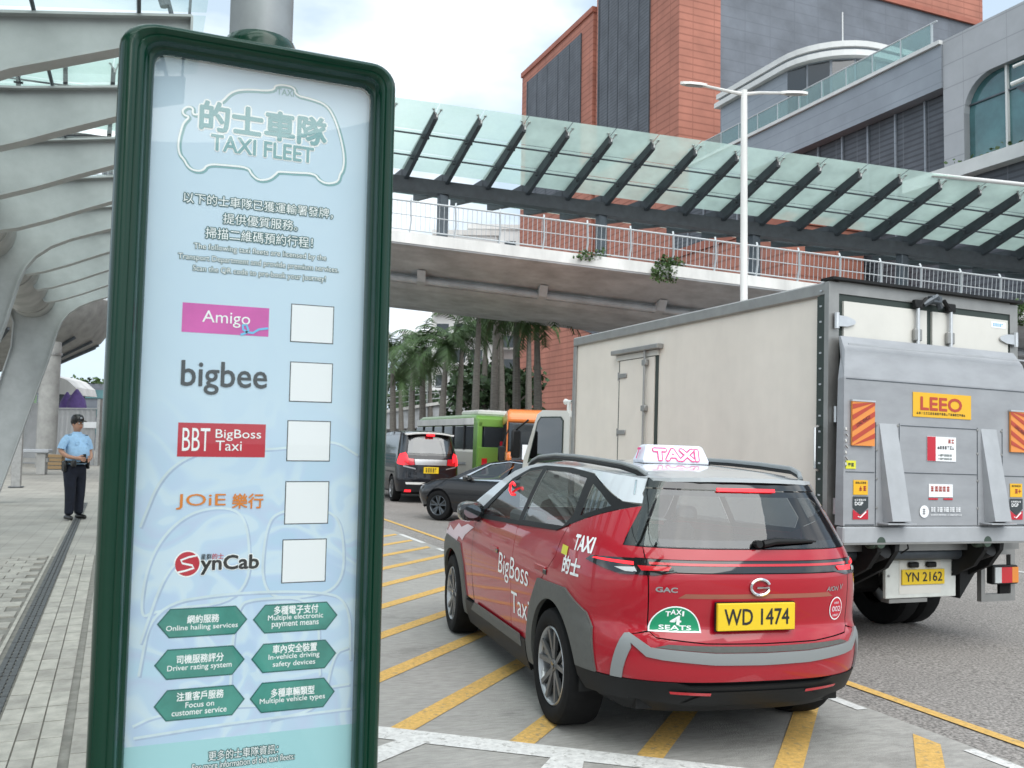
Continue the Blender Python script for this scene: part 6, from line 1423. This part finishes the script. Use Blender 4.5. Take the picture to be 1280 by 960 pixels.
Q.patch('rear_screen','roof',[(-.21,-.60),(-.75,-.70),(-.75,.70),(-.21,.60)],'dark_glass',sd_,step=.15);Q.patch('boot_lid','roof',[(-.76,-.74),(-1.0,-.6),(-1.0,.6),(-.76,.74)],'sedan_dark',sd_,step=.15)
Q.patch('front_bumper','front',[(-9,.25),(9,.25),(9,.74),(-9,.74)],'sedan_dark',sd_,step=.15)
MB().box(-.7,3.2,-.75,.75,.2,.42).build('underbody','black_plastic',sd_)
MB().box(.6,.8,-.6,.6,.4,1.12,bev=.08).build('front_seats','seat_grey',sd_)
# ================= MINIBUSES =================
def minibus(name,x,y,yaw,roofm,bodym,lab):
    o=empty(name,(x,y,ROADZ(x)),road_rot(yaw),label=lab,cat='minibus')
    Lb,Wb,Hb=6.9,1.02,2.72
    def PR(n_,poly,m,y0,d,bev=0):
        b=MB();b.prism(poly,d,'y',y0);q=b.build(n_,m,o)
        if bev:
            md=q.modifiers.new('b','BEVEL');md.width=bev;md.segments=3;md.limit_method='ANGLE';md.angle_limit=R(35)
        return q
    PR('body',[(-.0,.4),(-.03,1.45),(.0,1.62),(6.6,1.62),(6.85,1.3),(6.9,.4)],bodym,-Wb,2*Wb,.08)
    PR('window_band',[(.03,1.60),(.08,2.38),(6.25,2.38),(6.62,1.60)],'dark_window',-Wb+.03,2*Wb-.06,.03)
    PR('roof',[(.02,2.36),(.04,2.55),(.18,2.70),(.6,2.74),(5.6,2.74),(6.1,2.62),(6.27,2.36)],roofm,-Wb,2*Wb,.09)
    for sg in (1,-1):
        for k in range(6):
            b=MB();xx=.02 if k==0 else .1+k*1.05;b.box(xx,xx+(.30 if k==0 else .09),min(sg*(Wb-.03),sg*(Wb+.002)),max(sg*(Wb-.03),sg*(Wb+.002)),1.6,2.4);b.build('window_pillar',bodym if k==0 else 'black_plastic',o)
        b=MB();b.box(.9,6.0,min(sg*(Wb+.001),sg*(Wb+.02)),max(sg*(Wb+.001),sg*(Wb+.02)),1.12,1.20);b.build('side_trim','aluminium',o)
        for wx in (1.5,5.3):
            wheel(o,wx,sg*(Wb-.0),.38,.38,.24,sg,rimmat=('frame_alu','frame_alu'))
    return o,Wb
o,Wb=minibus('green_minibus',10.8,26.5,R(90+1.5),'bus_green','bus_cream','green and cream minibus with a white roof side, behind the black van')
b=MB();b.box(-.05,-.005,-1.0,1.0,.42,1.70,bev=.01);b.build('rear_panel','bus_green',o)
b=MB();b.box(-.03,.06,-1.0,1.0,2.34,2.6,bev=.02);b.build('rear_header','bus_green',o)
for sg in (1,-1):b=MB();b.box(-.03,.34,min(sg*.86,sg*1.03),max(sg*.86,sg*1.03),.45,2.5,bev=.02);b.build('rear_pillar','bus_green',o)
b=MB();b.box(-.025,.02,-.80,.80,1.66,2.34,bev=.008);b.build('rear_window','dark_window',o)
b=MB();b.box(.35,6.1,1.005,1.035,2.40,2.62,bev=.01);b.build('roof_side','bridge_white',o)
b=MB();b.box(-.03,-.026,-.05,.25,1.72,1.90);b.build('window_notice','crimson_ink',o)
for sg in (1,-1):b=MB();b.box(-.07,-.05,sg*.78-.09,sg*.78+.09,.85,1.35,bev=.004);b.build('tail_light','lamp_red',o)
b=MB();b.box(-.08,-.05,-.25,.25,.65,.80);b.build('number_plate','plate_yellow',o)
b=MB();b.box(-.12,0,-1.0,1.0,.35,.6,bev=.03);b.build('rear_bumper','black_plastic',o)
b=MB();b.box(1.0,2.6,-.6,.6,2.74,2.92,bev=.05);b.build('roof_unit','bridge_white',o)
# orange minibus, seen end on
x,y=P2(23.3,682)
o,Wb=minibus('orange_minibus',x,y,math.atan2(y,x)+R(4),'bus_orange','bus_orange','orange minibus partly hidden behind the white truck cab')
b=MB();b.box(-.07,-.035,-.88,.88,1.35,2.32,bev=.01);b.build('windscreen','dark_window',o)
for yy,m_ in ((.45,'card_white'),(-.15,'sticker_yellow')):b=MB();b.box(-.078,-.071,yy-.16,yy+.16,1.42,1.80);b.build('route_card',m_,o)
b=MB();b.box(-.09,-.06,-.8,.8,.95,1.30,bev=.01);b.build('grille_panel','black_plastic',o)
for sg in (1,-1):
    b=MB();b.box(-.10,-.07,sg*.75-.12,sg*.75+.12,.75,.92,bev=.01);b.build('headlamp','lamp_white',o)
    b=MB();b.box(-.30,-.22,sg*1.15-.09,sg*1.15+.09,1.35,1.75,bev=.03);b.tube([(-.26,sg*1.13,1.75),(0,sg*.98,2.2)],.015,6);b.build('mirror','black_plastic',o)
b=MB();b.box(-.12,0,-1.0,1.0,.35,.62,bev=.03);b.build('bumper','black_plastic',o)
# more traffic right of the truck: white car glimpsed
# ================= POLICE OFFICER =================
of=empty('person',(-1.02,17.66,0),(0,0,R(-52)),label='police officer in light blue shirt, navy trousers and black cap standing on the pavement',cat='person')
# local: x = facing direction, y = left
def skin(name,chains,m,par=of,sub=2,root=None):
    """chains: list of lists of (pos, radius); first chain starts at the root; others start with an index tuple (chain,idx)"""
    vs=[];ed=[];rad=[];ids={}
    for ci,ch in enumerate(chains):
        prev=None;k=0
        for it in ch:
            if isinstance(it[0],int):prev=ids[(it[0],it[1])];continue
            vs.append(it[0]);rad.append(it[1]);i=len(vs)-1;ids[(ci,k)]=i;k+=1
            if prev is not None:ed.append((prev,i))
            prev=i
    me=bpy.data.meshes.new(name);me.from_pydata(vs,ed,[]);o=bpy.data.objects.new(name,me);COL.objects.link(o)
    md=o.modifiers.new('s','SKIN');md.use_smooth_shade=True
    for i,r_ in enumerate(rad):
        sv=me.skin_vertices[0].data[i];rr_=r_ if isinstance(r_,tuple) else (r_,r_);sv.radius=rr_;sv.use_root=(i==0)
    m2=o.modifiers.new('u','SUBSURF');m2.levels=sub;m2.render_levels=sub
    bpy.context.view_layer.update()
    nm=bpy.data.meshes.new_from_object(o.evaluated_get(bpy.context.evaluated_depsgraph_get()));bpy.data.objects.remove(o);bpy.data.meshes.remove(me)
    nm.materials.clear();nm.materials.append(M[m]);nm.polygons.foreach_set('use_smooth',[True]*len(nm.polygons));nm.polygons.foreach_set('material_index',[0]*len(nm.polygons))
    q=bpy.data.objects.new(name,nm);COL.objects.link(q);q.parent=par;return q
def fingers(hx,hy,hz,dx,dy,dz,side):
    out=[];d=Vector((dx,dy,dz)).normalized();s_=d.cross(Vector((0,0,1))).normalized() if abs(d.z)<.9 else Vector((1,0,0))
    up=s_.cross(d)
    for k,(o_,l_) in enumerate(((-.030,.070),(-.010,.080),(.012,.074),(.032,.058))):
        a=Vector((hx,hy,hz))+up*o_+d*.045;c=a+d*l_*.5-s_*.010*side;e=c+d*l_*.35-s_*.030*side
        out.append((a,c,e))
    th=(Vector((hx,hy,hz))+up*.035,Vector((hx,hy,hz))+up*.060+d*.03,Vector((hx,hy,hz))+up*.062+d*.06)
    return out,th
# body (skin): trunk, neck, head, arms, hands
SH=.205
rh=(.235,-.10,1.075);lh=(.26,.10,1.06)
ch=[[((0,0,.98),(.13,.16)),((.03,0,1.15),(.15,.17)),((.01,0,1.34),(.10,.13)),((0,0,1.46),(.05,.06)),((.005,0,1.575),.052)],
 [(0,3),((-.01,SH-.06,1.42),.040),((-.02,SH+.06,1.30),.050),((-.02,SH+.075,1.19),.046),((.10,SH+.02,1.10),.040),((.20,.15,1.07),.030),(lh,(.040,.020))],
 [(0,3),((-.01,-SH+.06,1.42),.040),((-.03,-SH-.06,1.30),.050),((-.02,-SH-.075,1.19),.046),((.09,-SH-.03,1.11),.040),((.185,-.15,1.085),.030),(rh,(.040,.020))]]
bodychains=ch
for hi,(hp,dr,sd2) in enumerate(((lh,(.35,-1,-.25),1),(rh,(.45,1,-.25),-1))):
    fs_,th=fingers(*hp,*dr,sd2)
    for a,c,e in fs_:bodychains.append([(hi+1,5),(tuple(a),.012),(tuple(c),.0095),(tuple(e),.008)])
    bodychains.append([(hi+1,5),(tuple(th[0]),.014),(tuple(th[1]),.011),(tuple(th[2]),.009)])
body=skin('body',bodychains,'skin',sub=1)
# head joined to the body mesh as one continuous figure
bm=bmesh.new();bm.from_mesh(body.data)
K_=20;hd=[(1.545,.050,.055,0),(1.575,.058,.060,.006),(1.595,.075,.066,.016),(1.62,.088,.072,.014),(1.65,.096,.076,.006),(1.69,.100,.079,.0),(1.73,.101,.080,-.004),(1.77,.094,.075,-.006),(1.80,.070,.058,-.006),(1.815,.03,.025,-.006)]
rows=[]
for z,rx,ry,cx in hd:
    row=[]
    for k in range(K_):
        t=2*math.pi*k/K_;x=cx+rx*math.cos(t);y=ry*math.sin(t)
        if math.cos(t)>.9:
            if 1.63<z<1.68:x+=.018
            if 1.685<z<1.70:x-=.006
            if z<1.60:x+=.004
        row.append(bm.verts.new((x,y,z)))
    rows.append(row)
for i in range(len(rows)-1):
    for k in range(K_):bm.faces.new((rows[i][k],rows[i][(k+1)%K_],rows[i+1][(k+1)%K_],rows[i+1][k]))
bm.faces.new(rows[-1])
bmesh.ops.recalc_face_normals(bm,faces=bm.faces)
for f in bm.faces:f.smooth=True
bm.to_mesh(body.data);bm.free()
for sg in (1,-1):
    b=MB();b.lathe([(0,-.008),(.012,-.008),(.026,0),(.024,.01),(0,.012)],10,axis='y',c=(-.0,sg*.083,1.665));b.build('ear','skin',of)
    b=MB();b.lathe([(0,.006),(.009,.004),(.013,0)],10,axis='x',c=(.094,sg*.03,1.690));b.build('eye','white_ink',of)
    b=MB();b.box(.094,.101,sg*.03-.016,sg*.03+.016,1.708,1.714);b.build('eyebrow','hair',of)
b=MB();b.prism([(.096,1.688),(.122,1.648),(.100,1.642)],.022,'y',-.011);b.build('nose','skin',of)
b=MB();b.box(.098,.108,-.022,.022,1.612,1.620,bev=.003);b.build('mouth','stripe_red',of)
b=MB();b.lathe([(.082,1.655),(.100,1.70),(.103,1.735),(.098,1.75)],20,c=(-.012,0,0));b.build('hair','hair',of)
# clothing
b=MB();K_=26;tor=[(.97,.150,.172,.01),(1.00,.160,.178,.02),(1.06,.178,.186,.04),(1.14,.188,.190,.05),(1.24,.178,.190,.042),(1.34,.152,.196,.022),(1.41,.130,.198,.008),(1.455,.108,.180,0),(1.485,.088,.135,0),(1.505,.074,.095,0),(1.54,.064,.066,.004),(1.535,.054,.056,.004)]
vs=[(cx+rx*math.cos(2*math.pi*k/K_),ry*math.copysign(abs(math.sin(2*math.pi*k/K_))**.85,math.sin(2*math.pi*k/K_)),z) for z,rx,ry,cx in tor for k in range(K_)]
b.add(vs,[(i_*K_+k,i_*K_+(k+1)%K_,(i_+1)*K_+(k+1)%K_,(i_+1)*K_+k) for i_ in range(len(tor)-1) for k in range(K_)],0,True)
for sg in (1,-1):b.tube([(-.0,sg*.10,1.445),(-.005,sg*.165,1.425),(-.012,sg*.215,1.37),(-.018,sg*.250,1.30),(-.02,sg*.268,1.235)],[.06,.074,.074,.070,.072],14)
b.build('shirt','shirt_blue',of)
skin('trousers',[[((.01,0,1.0),(.165,.185)),((0,0,.92),(.150,.185))],[(0,1),((-.01,.098,.80),(.128,.112)),((.01,.102,.50),(.102,.092)),((-.01,.108,.25),(.088,.080)),((-.015,.115,.07),(.082,.075))],
 [(0,1),((0,-.098,.80),(.128,.112)),((.04,-.102,.50),(.102,.092)),((.045,-.108,.25),(.088,.080)),((.045,-.115,.07),(.082,.075))]],'trouser_navy',sub=2)
b=MB();K_=24
for z in (0,):
    vs=[(.01+ (.178)*math.cos(2*math.pi*k/K_),.198*math.sin(2*math.pi*k/K_),zz) for zz in (.985,1.035) for k in range(K_)];b.add(vs,[(k,(k+1)%K_,K_+(k+1)%K_,K_+k) for k in range(K_)],0,True)
b.box(.14,.22,-.20,-.12,.93,1.04,bev=.015);b.box(-.02,.08,.185,.235,.88,1.03,bev=.015);b.box(-.06,.05,-.235,-.185,.84,1.03,bev=.02);b.box(.18,.21,-.03,.03,.99,1.03,bev=.005)
b.build('belt','shoe_black',of)
for sg in (1,-1):
    skin('shoe',[[((-.09+(.045 if sg<0 else -.015),sg*.125,.045),(.045,.042)),((.02+(.045 if sg<0 else -.015),sg*.135,.048),(.046,.046)),((.12+(.045 if sg<0 else -.015),sg*.15,.036),(.034,.046)),((.165+(.045 if sg<0 else -.015),sg*.155,.03),(.022,.034))]],'shoe_black',sub=2)
    b=MB();b.box(-.055,.045,sg*.145-.05,sg*.145+.05,1.468,1.488,bev=.008);b.build('epaulette','shoe_black',of)
b=MB();b.lathe([(.098,1.715),(.106,1.73),(.108,1.765),(.102,1.80),(.08,1.835),(.04,1.85),(0,1.852)],24,c=(-.004,0,0))
b.prism([(.085,1.735),(.125,1.742),(.175,1.722),(.172,1.714),(.12,1.728),(.08,1.722)],.13,'y',-.065);b.build('cap','shoe_black',of)
b=MB();b.box(.098,.108,-.02,.02,1.765,1.80,bev=.006);b.build('cap_badge','rim_silver',of)
b=MB();b.box(.175,.19,.07,.13,1.33,1.345);b.box(.165,.18,-.13,-.06,1.30,1.37,bev=.004);b.build('shirt_pocket','shirt_blue',of)
b=MB();b.box(.22,.29,-.05,.05,.99,1.07,bev=.02);b.box(.20,.25,-.035,.035,1.06,1.15,bev=.01)
o=b.build('radio','shoe_black',label='black radio held at the officer\'s belly',cat='radio');o.location=(of.location.x,of.location.y,0);o.rotation_euler=of.rotation_euler
